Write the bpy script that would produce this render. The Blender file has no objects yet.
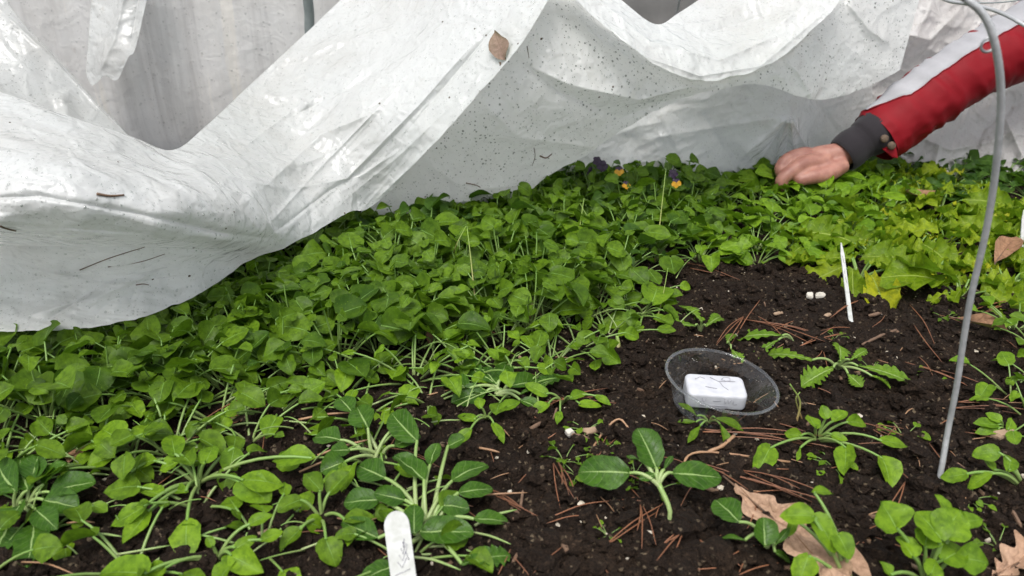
import bpy, math, random
import numpy as np
from mathutils import Vector, Matrix
random.seed(7); rng = np.random.default_rng(7)
sc = bpy.context.scene; COL = sc.collection
rad = math.radians
# ------------------------------------------------------------------ camera
FPX, PITCH, CH = 773.0, rad(25), 0.40
cam = bpy.data.cameras.new('camera'); camo = bpy.data.objects.new('camera', cam); COL.objects.link(camo)
camo.location = (0, 0, CH); camo.rotation_euler = (rad(90) - PITCH, 0, 0)
cam.sensor_width = 36; cam.lens = 36 * FPX / 1024; cam.clip_start = .01; cam.clip_end = 500
cam.dof.use_dof = True; cam.dof.focus_distance = .80; cam.dof.aperture_fstop = 9
sc.camera = camo
cp, sp = math.cos(PITCH), math.sin(PITCH)
def ray(px, py):
    a = (px - 512) / FPX; b = (288 - py) / FPX
    return a, cp + b * sp, -sp + b * cp
def PZ(px, py, z=0.0):                     # point of the pixel's ray at a height above the bed
    a, b, c = ray(px, py); t = (z - CH) / c
    return Vector((a * t, b * t, z))
def PY(px, py, y):
    a, b, c = ray(px, py); t = y / b
    return Vector((a * t, y, CH + c * t))
def PD(px, py, d):
    a, b, c = ray(px, py); return Vector((a * d, b * d, CH + c * d))
# ------------------------------------------------------------------ noise
TAB = rng.random((256, 256))
def vn(x, y, s=0):
    x = np.asarray(x, float) + s * 17.31; y = np.asarray(y, float) + s * 9.77
    xi = np.floor(x).astype(int); yi = np.floor(y).astype(int); fx = x - xi; fy = y - yi
    fx = fx * fx * (3 - 2 * fx); fy = fy * fy * (3 - 2 * fy)
    a = TAB[xi & 255, yi & 255]; b = TAB[(xi + 1) & 255, yi & 255]
    c = TAB[xi & 255, (yi + 1) & 255]; d = TAB[(xi + 1) & 255, (yi + 1) & 255]
    return (a * (1 - fx) + b * fx) * (1 - fy) + (c * (1 - fx) + d * fx) * fy
def fbm(x, y, o=4, s=0):
    t = 0; a = .5
    for k in range(o):
        t = t + a * (vn(x, y, s + k * 3) - .5); x = x * 2.03; y = y * 2.03; a *= .5
    return t
def ridge(x, y, o=3, s=0):
    t = 0; a = .5
    for k in range(o):
        t = t + a * (1 - np.abs(2 * vn(x, y, s + k * 5) - 1)) ** 2; x = x * 2.1; y = y * 2.1; a *= .5
    return t
def soil(x, y):
    x = np.asarray(x, float); y = np.asarray(y, float)
    h = .020 * fbm(x * 5, y * 5, 2, 1)
    h = h + .007 * np.abs(fbm(x * 38, y * 38, 2, 4)) * 2
    w = np.exp(-np.maximum(0, np.abs(x) - 1.3) * 3) * np.exp(-np.maximum(0, y - 1.6) * 8)
    return h * w
def soilf(x, y):
    x = np.asarray(x, float); y = np.asarray(y, float)
    w = np.exp(-np.maximum(0, np.abs(x) - 1.2) * 6) * np.exp(-np.maximum(0, y - 1.5) * 8)
    r = .0085 * (ridge(x * 62, y * 62, 3, 8) - .4) * (.5 + 1.2 * vn(x * 14, y * 14, 3)) + .0060 * (ridge(x * 190 + 3, y * 190, 2, 9) - .4)
    return soil(x, y) + w * r
def SZ(x, y): return float(soil(x, y)) + .001
def G(px, py, dz=0.0):                      # point on the soil under a pixel
    z = 0.0
    for _ in range(3):
        p = PZ(px, py, z); z = SZ(p.x, p.y)
    return PZ(px, py, z + dz)
# ------------------------------------------------------------------ helpers
def tag(o, label=None, cat=None, group=None, kind=None):
    if label: o['label'] = label
    if cat: o['category'] = cat
    if group: o['group'] = group
    if kind: o['kind'] = kind
    return o
def empty(name, loc, label, cat, group=None, rz=0):
    o = bpy.data.objects.new(name, None); o.empty_display_size = .01; COL.objects.link(o)
    o.location = loc; o.rotation_euler.z = rz; tag(o, label, cat, group); return o
class MB:
    def __init__(s): s.v = []; s.f = []; s.uv = []; s.m = []
    def add(s, V, F, UV=None, m=0):
        n = len(s.v); s.v.extend([tuple(p) for p in V])
        s.f.extend([tuple(i + n for i in f) for f in F]); s.m.extend([m] * len(F))
        if UV is None: UV = [(0, 0)] * len(V)
        s.uv.extend(UV)
    def build(s, name, mats, parent=None, origin=None, smooth=True):
        me = bpy.data.meshes.new(name)
        V = s.v
        if origin is not None: V = [(a - origin[0], b - origin[1], c - origin[2]) for a, b, c in V]
        me.from_pydata(V, [], s.f)
        if not isinstance(mats, (list, tuple)): mats = [mats]
        for m in mats: me.materials.append(m)
        me.polygons.foreach_set('material_index', s.m)
        me.polygons.foreach_set('use_smooth', [smooth] * len(s.f))
        li = np.zeros(len(me.loops), int); me.loops.foreach_get('vertex_index', li)
        uvl = me.uv_layers.new(name='uv'); uvl.data.foreach_set('uv', np.array(s.uv, float)[li].ravel())
        me.update()
        o = bpy.data.objects.new(name, me); COL.objects.link(o)
        if parent: o.parent = parent
        return o
def setloc(o, loc): o.location = loc; return o
def spline(P, n):
    P = [np.array(p, float) for p in P]; P = [2 * P[0] - P[1]] + P + [2 * P[-1] - P[-2]]; out = []
    m = len(P) - 3
    for k in range(n + 1):
        t = k / n * m; i = min(int(t), m - 1); t -= i
        a, b, c, d = P[i:i + 4]
        out.append(.5 * (2 * b + (c - a) * t + (2 * a - 5 * b + 4 * c - d) * t * t + (3 * b - a - 3 * c + d) * t ** 3))
    return out
def tube(mb, P, R, sides=6, m=0, cap=True, squash=1.0, disp=None, up=(0, 0, 1)):
    P = [Vector(p) for p in P]; n = len(P)
    if not hasattr(R, '__len__'): R = [R] * n
    V = []; F = []; UV = []
    pn = None
    for i, p in enumerate(P):
        t = (P[min(i + 1, n - 1)] - P[max(i - 1, 0)]).normalized()
        if pn is None:
            pn = Vector(up)
            if abs(t.dot(pn)) > .95: pn = Vector((1, 0, 0))
        a = (pn - t * pn.dot(t)).normalized(); b = t.cross(a); pn = a
        for k in range(sides):
            th = 2 * math.pi * k / sides; r = R[i]
            if disp: r = r + disp(i / (n - 1), th)
            V.append(p + a * math.cos(th) * r + b * math.sin(th) * r * squash); UV.append((k / sides, i / (n - 1)))
    for i in range(n - 1):
        for k in range(sides):
            k2 = (k + 1) % sides; F.append((i * sides + k, i * sides + k2, (i + 1) * sides + k2, (i + 1) * sides + k))
    if cap: F.append(tuple(range(sides))[::-1]); F.append(tuple((n - 1) * sides + k for k in range(sides)))
    mb.add(V, F, UV, m)
# ------------------------------------------------------------------ materials
def mat(name):
    m = bpy.data.materials.new(name); m.use_nodes = True; nt = m.node_tree
    for n in list(nt.nodes): nt.nodes.remove(n)
    return m, nt
class N:
    def __init__(s, nt): s.nt = nt
    def __call__(s, t, ins=None, **kw):
        n = s.nt.nodes.new(t)
        for k, v in kw.items(): setattr(n, k, v)
        for k, v in (ins or {}).items():
            if hasattr(v, 'is_output') or isinstance(v, bpy.types.NodeSocket): s.nt.links.new(v, n.inputs[k])
            else: n.inputs[k].default_value = v
        return n
def C4(c): return (c[0], c[1], c[2], 1)
def ramp(n, fac, stops):
    r = n('ShaderNodeValToRGB', {'Fac': fac}); e = r.color_ramp.elements
    while len(e) < len(stops): e.new(.5)
    for i, (p, c) in enumerate(stops): e[i].position = p; e[i].color = C4(c) if hasattr(c, '__len__') else (c, c, c, 1)
    return r.outputs[0]
def mixc(n, f, a, b, mode='MIX'):
    x = n('ShaderNodeMix', data_type='RGBA', blend_type=mode)
    for k, v in ((0, f), (6, a), (7, b)):
        if isinstance(v, bpy.types.NodeSocket): n.nt.links.new(v, x.inputs[k])
        else: x.inputs[k].default_value = v if k == 0 else C4(v)
    return x.outputs[2]
def mth(n, op, a, b=0.0, c=None):
    x = n('ShaderNodeMath', operation=op)
    for k, v in ((0, a), (1, b)) + (((2, c),) if c is not None else ()):
        if isinstance(v, bpy.types.NodeSocket): n.nt.links.new(v, x.inputs[k])
        else: x.inputs[k].default_value = v
    return x.outputs[0]
def finish(n, sh):
    o = n('ShaderNodeOutputMaterial'); n.nt.links.new(sh, o.inputs['Surface'])
def simple(name, col, col2=None, scale=40, rough=.6, bump=.0, metal=0, spec=.5, bscale=None, coord='Object', dist=.002):
    m, nt = mat(name); n = N(nt); tc = n('ShaderNodeTexCoord').outputs[coord]
    nz = n('ShaderNodeTexNoise', {'Vector': tc, 'Scale': scale, 'Detail': 5.0})
    c = ramp(n, nz.outputs['Fac'], [(.3, col), (.7, col2 or tuple(x * .75 for x in col))])
    ins = {'Base Color': c, 'Roughness': rough, 'Metallic': metal, 'Specular IOR Level': spec}
    if bump:
        nb = n('ShaderNodeTexNoise', {'Vector': tc, 'Scale': bscale or scale * 3, 'Detail': 4.0})
        ins['Normal'] = n('ShaderNodeBump', {'Height': nb.outputs['Fac'], 'Strength': bump, 'Distance': dist}).outputs[0]
    finish(n, n('ShaderNodeBsdfPrincipled', ins).outputs[0]); return m
def leaf_mat(name, ca, cb, rib, ribw=.05, vein=.25, rough=.46, tr=.27, blot=None):
    m, nt = mat(name); n = N(nt); tcn = n('ShaderNodeTexCoord')
    uv = n('ShaderNodeSeparateXYZ', {'Vector': tcn.outputs['UV']})
    u, v = uv.outputs[0], uv.outputs[1]
    oi = n('ShaderNodeObjectInfo')
    nz = n('ShaderNodeTexNoise', {'Vector': tcn.outputs['Object'], 'Scale': 45.0, 'Detail': 3.0})
    geo = n('ShaderNodeNewGeometry')
    f = mth(n, 'ADD', mth(n, 'MULTIPLY', nz.outputs['Fac'], .7), mth(n, 'MULTIPLY', oi.outputs['Random'], .25))
    f = mth(n, 'ADD', f, mth(n, 'MULTIPLY', geo.outputs['Random Per Island'], .55))
    c = ramp(n, f, [(.3, ca), (1.0, cb)])
    isl = geo.outputs['Random Per Island']
    c = mixc(n, ramp(n, isl, [(.90, 0), (1.0, .55)]), c, (cb[0] * 1.7, cb[1] * 1.15, cb[2]))
    nm_ = n('ShaderNodeTexNoise', {'Vector': tcn.outputs['Object'], 'Scale': 210.0, 'Detail': 4.0, 'Roughness': .6})
    c = mixc(n, ramp(n, nm_.outputs['Fac'], [(.35, .55), (.58, 0)]), c, tuple(x * .55 for x in ca))
    nh_ = n('ShaderNodeTexNoise', {'Vector': tcn.outputs['Object'], 'Scale': 620.0, 'Detail': 2.0})
    c = mixc(n, ramp(n, nh_.outputs['Fac'], [(.62, 0), (.75, .4)]), c, tuple(min(1, x * 1.8) for x in cb))
    au = mth(n, 'ABSOLUTE', u)
    # midrib narrows towards the tip
    w = mth(n, 'MULTIPLY', mth(n, 'SUBTRACT', 1.25, v), ribw)
    mid = n('ShaderNodeMapRange', {'Value': mth(n, 'DIVIDE', au, w), 'From Min': .5, 'From Max': 1.3, 'To Min': 1.0, 'To Max': 0.0}, interpolation_type='SMOOTHSTEP').outputs[0]
    # side veins slanting forward from the midrib
    vv = mth(n, 'MULTIPLY', mth(n, 'SUBTRACT', v, mth(n, 'MULTIPLY', au, .25)), 7.0)
    vv = mth(n, 'ADD', vv, mth(n, 'MULTIPLY', nz.outputs['Fac'], 2.4))
    tri = mth(n, 'ABSOLUTE', mth(n, 'SUBTRACT', mth(n, 'FRACT', vv), .5))
    ve = n('ShaderNodeMapRange', {'Value': tri, 'From Min': 0.0, 'From Max': .09, 'To Min': 1.0, 'To Max': 0.0}, interpolation_type='SMOOTHSTEP').outputs[0]
    c = mixc(n, mth(n, 'MULTIPLY', ve, vein), c, rib)
    c = mixc(n, mth(n, 'MULTIPLY', mid, .85), c, rib)
    if blot:
        n2 = n('ShaderNodeTexNoise', {'Vector': tcn.outputs['Object'], 'Scale': 130.0, 'Detail': 2.0})
        c = mixc(n, ramp(n, n2.outputs['Fac'], [(.62, 0), (.72, .6)]), c, blot)
    n3 = n('ShaderNodeTexNoise', {'Vector': tcn.outputs['Object'], 'Scale': 160.0, 'Detail': 3.0})
    h = mth(n, 'ADD', mth(n, 'MULTIPLY', ve, -2.2 * vein), mth(n, 'MULTIPLY', n3.outputs['Fac'], .8))
    h = mth(n, 'ADD', h, mth(n, 'MULTIPLY', mid, -.7))
    bp = n('ShaderNodeBump', {'Height': h, 'Strength': .55, 'Distance': .0012}).outputs[0]
    rr = ramp(n, n3.outputs['Fac'], [(.3, rough - .08), (.7, rough + .16)])
    pb = n('ShaderNodeBsdfPrincipled', {'Base Color': c, 'Roughness': rr, 'Normal': bp, 'Specular IOR Level': .20})
    tc2 = mixc(n, .5, c, (.16, .36, .02))
    tb = n('ShaderNodeBsdfTranslucent', {'Color': tc2, 'Normal': bp})
    finish(n, n('ShaderNodeMixShader', {0: tr, 1: pb.outputs[0], 2: tb.outputs[0]}).outputs[0]); return m
M = {}
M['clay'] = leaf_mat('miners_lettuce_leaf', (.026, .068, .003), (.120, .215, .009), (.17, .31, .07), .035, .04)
M['clay_dark'] = leaf_mat('dark_green_leaf', (.015, .046, .006), (.048, .105, .010), (.12, .22, .05), .05, .06)  # deeper green for the violas, the back row and some patch plants
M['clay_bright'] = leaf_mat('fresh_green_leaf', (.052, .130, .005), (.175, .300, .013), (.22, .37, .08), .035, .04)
M['tatsoi'] = leaf_mat('dark_spoon_leaf', (.016, .062, .006), (.062, .145, .012), (.30, .43, .15), .075, .20, .34)
M['mizuna'] = leaf_mat('toothed_leaf', (.062, .145, .009), (.150, .265, .018), (.32, .44, .15), .10, .22, .5)
M['lettuce'] = leaf_mat('yellow_green_leaf', (.095, .185, .005), (.27, .355, .014), (.32, .42, .08), .07, .22, .45, .38)
M['petal_y'] = simple('yellow_petal', (.60, .33, .01), (.50, .25, .01), 200, .5)
M['petal_p'] = simple('purple_petal', (.030, .008, .045), (.015, .005, .02), 200, .5)
def stalk_mat(name, a, b):
    m, nt = mat(name); n = N(nt); tcn = n('ShaderNodeTexCoord')
    v = n('ShaderNodeSeparateXYZ', {'Vector': tcn.outputs['UV']}).outputs[1]
    nz = n('ShaderNodeTexNoise', {'Vector': tcn.outputs['Object'], 'Scale': 120.0, 'Detail': 3.0})
    c = mixc(n, v, a, b); c = mixc(n, mth(n, 'MULTIPLY', nz.outputs['Fac'], .3), c, (.08, .13, .03))
    pb = n('ShaderNodeBsdfPrincipled', {'Base Color': c, 'Roughness': .45})
    finish(n, pb.outputs[0]); return m
M['stalk'] = stalk_mat('leaf_stalk', (.25, .32, .11), (.14, .27, .045))
M['stalk_pale'] = stalk_mat('pale_stalk', (.33, .39, .18), (.22, .34, .09))
M['shoot'] = stalk_mat('shoot', (.28, .16, .08), (.22, .36, .07))
def soil_mat():
    m, nt = mat('dark_soil'); n = N(nt); tc = n('ShaderNodeTexCoord').outputs['Object']
    a = n('ShaderNodeTexNoise', {'Vector': tc, 'Scale': 14.0, 'Detail': 6.0, 'Roughness': .6})
    b = n('ShaderNodeTexNoise', {'Vector': tc, 'Scale': 260.0, 'Detail': 5.0, 'Roughness': .7})
    c = ramp(n, a.outputs['Fac'], [(.3, (.0095, .0058, .0038)), (.55, (.021, .0128, .0080)), (.75, (.050, .031, .018))])
    c2 = ramp(n, b.outputs['Fac'], [(.35, (.0055, .0036, .0026)), (.58, (.024, .0150, .0095)), (.70, (.11, .070, .044))])
    c = mixc(n, .55, c, c2)
    vo = n('ShaderNodeTexVoronoi', {'Vector': tc, 'Scale': 420.0})
    r1 = ramp(n, n('ShaderNodeSeparateColor', {0: vo.outputs['Color']}).outputs[0], [(.965, 0), (.975, 1)])
    c = mixc(n, mth(n, 'MULTIPLY', r1, .55), c, (.22, .17, .11))
    h = mth(n, 'ADD', mth(n, 'MULTIPLY', b.outputs['Fac'], 1.0), mth(n, 'MULTIPLY', vo.outputs['Distance'], -.5))
    bp = n('ShaderNodeBump', {'Height': h, 'Strength': 1.0, 'Distance': .005}).outputs[0]
    rr = ramp(n, a.outputs['Fac'], [(.35, .62), (.65, .92)])
    finish(n, n('ShaderNodeBsdfPrincipled', {'Base Color': c, 'Roughness': rr, 'Normal': bp, 'Specular IOR Level': .16}).outputs[0]); return m
M['soil'] = soil_mat()
M['gravel'] = simple('grey_gravel', (.16, .145, .13), (.26, .24, .21), 60, .9, .6, bscale=120, dist=.01)
M['wood'] = simple('weathered_timber', (.20, .195, .19), (.11, .11, .105), 12, .8, .4, bscale=60)
M['chip'] = simple('bark_chip', (.17, .10, .06), (.07, .045, .03), 90, .8, .5, bscale=200)
M['chip2'] = simple('pale_wood_chip', (.34, .24, .16), (.20, .13, .08), 90, .8, .4, bscale=200)
M['perlite'] = simple('pale_grit', (.55, .50, .42), (.35, .30, .22), 200, .8)
M['needle'] = simple('pine_needle', (.27, .11, .05), (.14, .06, .033), 60, .5)
M['needle2'] = simple('dry_needle', (.37, .22, .12), (.24, .13, .07), 60, .55)
M['oak'] = leaf_mat('dry_oak_leaf', (.34, .20, .13), (.47, .31, .21), (.26, .14, .08), .04, .25, .6, .12)
M['deadleaf'] = leaf_mat('brown_dead_leaf', (.20, .10, .055), (.33, .19, .11), (.14, .07, .04), .05, .3, .6, .12)
M['oldleaf'] = leaf_mat('faded_dead_leaf', (.20, .13, .10), (.30, .21, .17), (.16, .10, .08), .04, .1, .6, .2)
def film_mat(name, base, dots=.0, dscale=160, tra=.42, clear=.0, dirt=.25, gl=.12, wr=1.0, streak=False):
    """thin polythene film: white-ish scattering, light coming through, glossy wet skin, condensation drops"""
    m, nt = mat(name); n = N(nt); tcn = n('ShaderNodeTexCoord'); tc = tcn.outputs['Object']
    nd = n('ShaderNodeTexNoise', {'Vector': tc, 'Scale': 9.0, 'Detail': 6.0, 'Roughness': .65})
    c = mixc(n, mth(n, 'MULTIPLY', ramp(n, nd.outputs['Fac'], [(.45, 0), (.8, 1)]), dirt), base, (.42, .36, .28))
    n2 = n('ShaderNodeTexNoise', {'Vector': tc, 'Scale': 70.0, 'Detail': 4.0})
    c = mixc(n, ramp(n, n2.outputs['Fac'], [(.66, 0), (.80, .35 * dirt * 3)]), c, (.38, .30, .22))
    if streak:
        mp_ = n('ShaderNodeMapping', {'Vector': tc, 'Scale': (16, 3, 1.1)}); ns_ = n('ShaderNodeTexNoise', {'Vector': mp_.outputs[0], 'Scale': 1.0, 'Detail': 5.0, 'Roughness': .65})
        c = mixc(n, ramp(n, ns_.outputs['Fac'], [(.38, .5), (.5, .1), (.60, 0)]), c, (.48, .46, .44))
        c = mixc(n, ramp(n, ns_.outputs['Fac'], [(.60, 0), (.66, .9)]), c, (1, .96, .88))  # pale warm streaks: highlights along the film's folds painted into its colour
    nw = n('ShaderNodeTexNoise', {'Vector': tc, 'Scale': 55.0, 'Detail': 5.0, 'Roughness': .6, 'Distortion': .3})
    nf = n('ShaderNodeTexNoise', {'Vector': tc, 'Scale': 330.0, 'Detail': 2.0})
    mpw = n('ShaderNodeMapping', {'Vector': tc, 'Rotation': (0, rad(-38), rad(10)), 'Scale': (14, 30, 75)})
    nl = n('ShaderNodeTexNoise', {'Vector': mpw.outputs[0], 'Scale': 1.0, 'Detail': 3.0, 'Distortion': .8})
    rl = mth(n, 'POWER', mth(n, 'SUBTRACT', 1.0, mth(n, 'MULTIPLY', mth(n, 'ABSOLUTE', mth(n, 'SUBTRACT', nl.outputs['Fac'], .5)), 5.0)), 5.0)
    rl = mth(n, 'MAXIMUM', rl, 0.0)
    h = mth(n, 'ADD', mth(n, 'MULTIPLY', nw.outputs['Fac'], .8), mth(n, 'MULTIPLY', nf.outputs['Fac'], .15))
    h = mth(n, 'ADD', h, mth(n, 'MULTIPLY', rl, .06))
    nq = n('ShaderNodeTexNoise', {'Vector': tc, 'Scale': 20.0, 'Detail': 3.0})
    wq = n('ShaderNodeVectorMath', {0: tc, 1: n('ShaderNodeVectorMath', {0: nq.outputs['Color'], 'Scale': .045}, operation='SCALE').outputs[0]}, operation='ADD')
    for sc_, am in ((15.0, 1.5), (38.0, .6)):
        ve_ = n('ShaderNodeTexVoronoi', {'Vector': wq.outputs[0], 'Scale': sc_}, feature='DISTANCE_TO_EDGE')
        cr_ = n('ShaderNodeMapRange', {'Value': ve_.outputs['Distance'], 'From Min': 0.0, 'From Max': .22, 'To Min': 1.0, 'To Max': 0.0}, interpolation_type='SMOOTHERSTEP').outputs[0]
        h = mth(n, 'ADD', h, mth(n, 'MULTIPLY', cr_, am))
    # drops
    wv = n('ShaderNodeVectorMath', {0: tc, 1: n('ShaderNodeTexNoise', {'Vector': tc, 'Scale': 150.0}).outputs['Color']}, operation='MULTIPLY_ADD')
    wv.inputs[1].default_value = (0, 0, 0)
    vo = n('ShaderNodeTexVoronoi', {'Vector': tc, 'Scale': float(dscale), 'Randomness': 1.0})
    sep = n('ShaderNodeSeparateColor', {0: vo.outputs['Color']})
    rr = mth(n, 'MULTIPLY', mth(n, 'POWER', sep.outputs[0], .8), .30)
    patch = ramp(n, n('ShaderNodeTexNoise', {'Vector': tc, 'Scale': 13.0, 'Detail': 3.0}).outputs['Fac'], [(.35, .65), (.6, 1)])
    rr = mth(n, 'MULTIPLY', rr, patch)
    d = mth(n, 'SUBTRACT', rr, vo.outputs['Distance'])
    dm = n('ShaderNodeMapRange', {'Value': d, 'From Min': 0.0, 'From Max': .05, 'To Min': 0.0, 'To Max': 1.0}).outputs[0]
    vo2 = n('ShaderNodeTexVoronoi', {'Vector': tc, 'Scale': float(dscale) * 2.3, 'Randomness': 1.0})
    sep2 = n('ShaderNodeSeparateColor', {0: vo2.outputs['Color']})
    d2 = mth(n, 'SUBTRACT', mth(n, 'MULTIPLY', mth(n, 'POWER', sep2.outputs[0], 2.0), .3), vo2.outputs['Distance'])
    dm2 = n('ShaderNodeMapRange', {'Value': d2, 'From Min': 0.0, 'From Max': .08, 'To Min': 0.0, 'To Max': 1.0}).outputs[0]
    drop = mth(n, 'MAXIMUM', dm, mth(n, 'MULTIPLY', dm2, .8))
    bp = n('ShaderNodeBump', {'Height': h, 'Strength': .30 * wr, 'Distance': .004}).outputs[0]
    bp = n('ShaderNodeBump', {'Height': drop, 'Strength': .8, 'Distance': .0008, 'Normal': bp}).outputs[0]
    if dots: c = mixc(n, mth(n, 'MULTIPLY', drop, dots), c, (.16, .18, .15))
    df = n('ShaderNodeBsdfDiffuse', {'Color': c, 'Normal': bp})
    tb = n('ShaderNodeBsdfTranslucent', {'Color': c, 'Normal': bp})
    s = n('ShaderNodeMixShader', {0: tra, 1: df.outputs[0], 2: tb.outputs[0]}).outputs[0]
    if clear:
        f = clear
        if streak:
            mp = n('ShaderNodeMapping', {'Vector': tc, 'Scale': (22, 22, 1.6)})
            ns = n('ShaderNodeTexNoise', {'Vector': mp.outputs[0], 'Scale': 1.0, 'Detail': 4.0})
            f = ramp(n, ns.outputs['Fac'], [(.35, clear), (.55, clear * .75), (.72, clear * .35)])
        trn = n('ShaderNodeBsdfTransparent', {'Color': (.92, .93, .92, 1)})
        s = n('ShaderNodeMixShader', {0: f, 1: s, 2: trn.outputs[0]}).outputs[0]
    g = n('ShaderNodeBsdfGlossy', {'Color': (1, 1, 1, 1), 'Roughness': .24, 'Normal': bp})
    fr = n('ShaderNodeFresnel', {'IOR': 1.45, 'Normal': bp})
    s = n('ShaderNodeMixShader', {0: mth(n, 'MULTIPLY', fr.outputs[0], gl * 3.2), 1: s, 2: g.outputs[0]}).outputs[0]
    finish(n, s); return m
M['film'] = film_mat('white_polythene', (.83, .845, .84), .16, 230, .52, 0, .26, gl=.26)
M['film_drops'] = film_mat('wet_polythene', (.89, .90, .88), .75, 165, .62, 0, .12, gl=.24)
M['film_grey'] = film_mat('thin_polythene', (.78, .80, .79), .35, 200, .50, .30, .30, gl=.3)
M['film_warm'] = film_mat('crumpled_polythene', (.76, .745, .73), .3, 200, .50, .0, .30)
M['film_clear'] = film_mat('clear_wall_film', (.96, .945, .91), .2, 105, .55, .08, .3, gl=.3, wr=.5, streak=True)
def clear_plastic():
    m, nt = mat('clear_cup_plastic'); n = N(nt); tc = n('ShaderNodeTexCoord').outputs['Object']
    nz = n('ShaderNodeTexNoise', {'Vector': tc, 'Scale': 70.0, 'Detail': 4.0})
    bp = n('ShaderNodeBump', {'Height': nz.outputs['Fac'], 'Strength': .12, 'Distance': .002}).outputs[0]
    lw = n('ShaderNodeLayerWeight', {'Blend': .35, 'Normal': bp})
    t = n('ShaderNodeBsdfTransparent', {'Color': (.97, .98, .98, 1)})
    g = n('ShaderNodeBsdfGlossy', {'Roughness': .03, 'Normal': bp})
    d = n('ShaderNodeBsdfDiffuse', {'Color': (.6, .63, .64, 1)})
    s = n('ShaderNodeMixShader', {0: mth(n, 'ADD', mth(n, 'MULTIPLY', lw.outputs['Facing'], .42), .02), 1: t.outputs[0], 2: g.outputs[0]}).outputs[0]
    f2 = mth(n, 'ADD', mth(n, 'MULTIPLY', lw.outputs['Facing'], .05), mth(n, 'MULTIPLY', ramp(n, nz.outputs['Fac'], [(.58, 0), (.75, .15)]), .3))
    s = n('ShaderNodeMixShader', {0: f2, 1: s, 2: d.outputs[0]}).outputs[0]
    finish(n, s); return m
M['cup'] = clear_plastic()
M['white'] = simple('matt_white_plastic', (.50, .51, .54), (.40, .41, .44), 120, .5, .15, bscale=200)
M['tagp'] = simple('weathered_white_label', (.50, .51, .50), (.37, .38, .35), 150, .6, .2, bscale=300)
M['ink'] = simple('faded_ink', (.20, .20, .23), (.34, .34, .37), 300, .7)
M['steel'] = simple('galvanised_steel', (.36, .37, .375), (.50, .51, .515), 90, .38, .25, metal=.3, bscale=300)
M['darksteel'] = simple('dull_green_grey_steel', (.17, .20, .20), (.25, .28, .275), 60, .5)
M['water'] = None
def drop_mat():
    m, nt = mat('water_drop'); n = N(nt)
    t = n('ShaderNodeBsdfTransparent', {'Color': (.88, .9, .89, 1)}); g = n('ShaderNodeBsdfGlossy', {'Roughness': .04})
    lw = n('ShaderNodeLayerWeight', {'Blend': .4})
    finish(n, n('ShaderNodeMixShader', {0: mth(n, 'ADD', mth(n, 'MULTIPLY', lw.outputs['Facing'], .5), .15), 1: t.outputs[0], 2: g.outputs[0]}).outputs[0]); return m
M['water'] = drop_mat()
def fabric(name, col, scale=900, rough=.75, sheen=.0):
    m, nt = mat(name); n = N(nt); tc = n('ShaderNodeTexCoord').outputs['Object']
    nz = n('ShaderNodeTexNoise', {'Vector': tc, 'Scale': 25.0, 'Detail': 5.0})
    c = ramp(n, nz.outputs['Fac'], [(.3, tuple(x * .82 for x in col)), (.7, col)])
    w = n('ShaderNodeTexNoise', {'Vector': tc, 'Scale': float(scale), 'Detail': 2.0})
    bp = n('ShaderNodeBump', {'Height': w.outputs['Fac'], 'Strength': .35, 'Distance': .001}).outputs[0]
    finish(n, n('ShaderNodeBsdfPrincipled', {'Base Color': c, 'Roughness': rough, 'Normal': bp, 'Specular IOR Level': .15, 'Sheen Weight': sheen}).outputs[0]); return m
M['red'] = fabric('red_jacket_cloth', (.19, .005, .010), 700, .6)
M['redd'] = fabric('dark_red_piping', (.16, .008, .012), 700, .6)
M['stripe'] = fabric('pale_stripe_cloth', (.34, .34, .355), 700, .6)
M['knit'] = fabric('charcoal_knit', (.024, .021, .024), 420, .9, .1)
M['jeans'] = fabric('blue_denim', (.05, .07, .12), 600, .9)
M['hair'] = simple('brown_hair', (.05, .03, .02), None, 60, .6)
def skin_mat():
    m, nt = mat('skin'); n = N(nt); tc = n('ShaderNodeTexCoord').outputs['Object']
    nz = n('ShaderNodeTexNoise', {'Vector': tc, 'Scale': 60.0, 'Detail': 4.0})
    c = ramp(n, nz.outputs['Fac'], [(.35, (.25, .105, .078)), (.65, (.36, .175, .130))])
    b = n('ShaderNodeTexNoise', {'Vector': tc, 'Scale': 380.0, 'Detail': 3.0})
    bp = n('ShaderNodeBump', {'Height': b.outputs['Fac'], 'Strength': .3, 'Distance': .001}).outputs[0]
    pb = n('ShaderNodeBsdfPrincipled', {'Base Color': c, 'Roughness': .5, 'Normal': bp, 'Subsurface Weight': .15, 'Subsurface Scale': .006})
    pb.inputs['Subsurface Radius'].default_value = (1, .35, .2)
    finish(n, pb.outputs[0]); return m
M['skin'] = skin_mat(); M['nail'] = simple('nail', (.62, .38, .30), None, 100, .35)

# ------------------------------------------------------------------ ground (one sheet to the horizon)
def axis(lo, hi, step, far):
    a = list(np.arange(lo, hi + 1e-6, step)); s = step; x = a[-1]
    while x < far: s *= 1.35; x += s; a.append(x)
    s = step; x = a[0]; b = []
    while x > -far: s *= 1.35; x -= s; b.append(x)
    return np.array(b[::-1] + a)
gx = axis(-.80, 1.0, .0026, 80); gy = axis(.34, 1.32, .0026, 80)
X, Y = np.meshgrid(gx, gy); Z = soilf(X, Y)
nx, ny = len(gx), len(gy)
me = bpy.data.meshes.new('soil_ground')
ii = np.arange(nx * ny).reshape(ny, nx)
F = np.stack([ii[:-1, :-1], ii[:-1, 1:], ii[1:, 1:], ii[1:, :-1]], -1).reshape(-1, 4)
V = np.stack([X, Y, Z], -1).reshape(-1, 3)
me.vertices.add(len(V)); me.vertices.foreach_set('co', V.ravel())
me.loops.add(F.size); me.loops.foreach_set('vertex_index', F.ravel())
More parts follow.
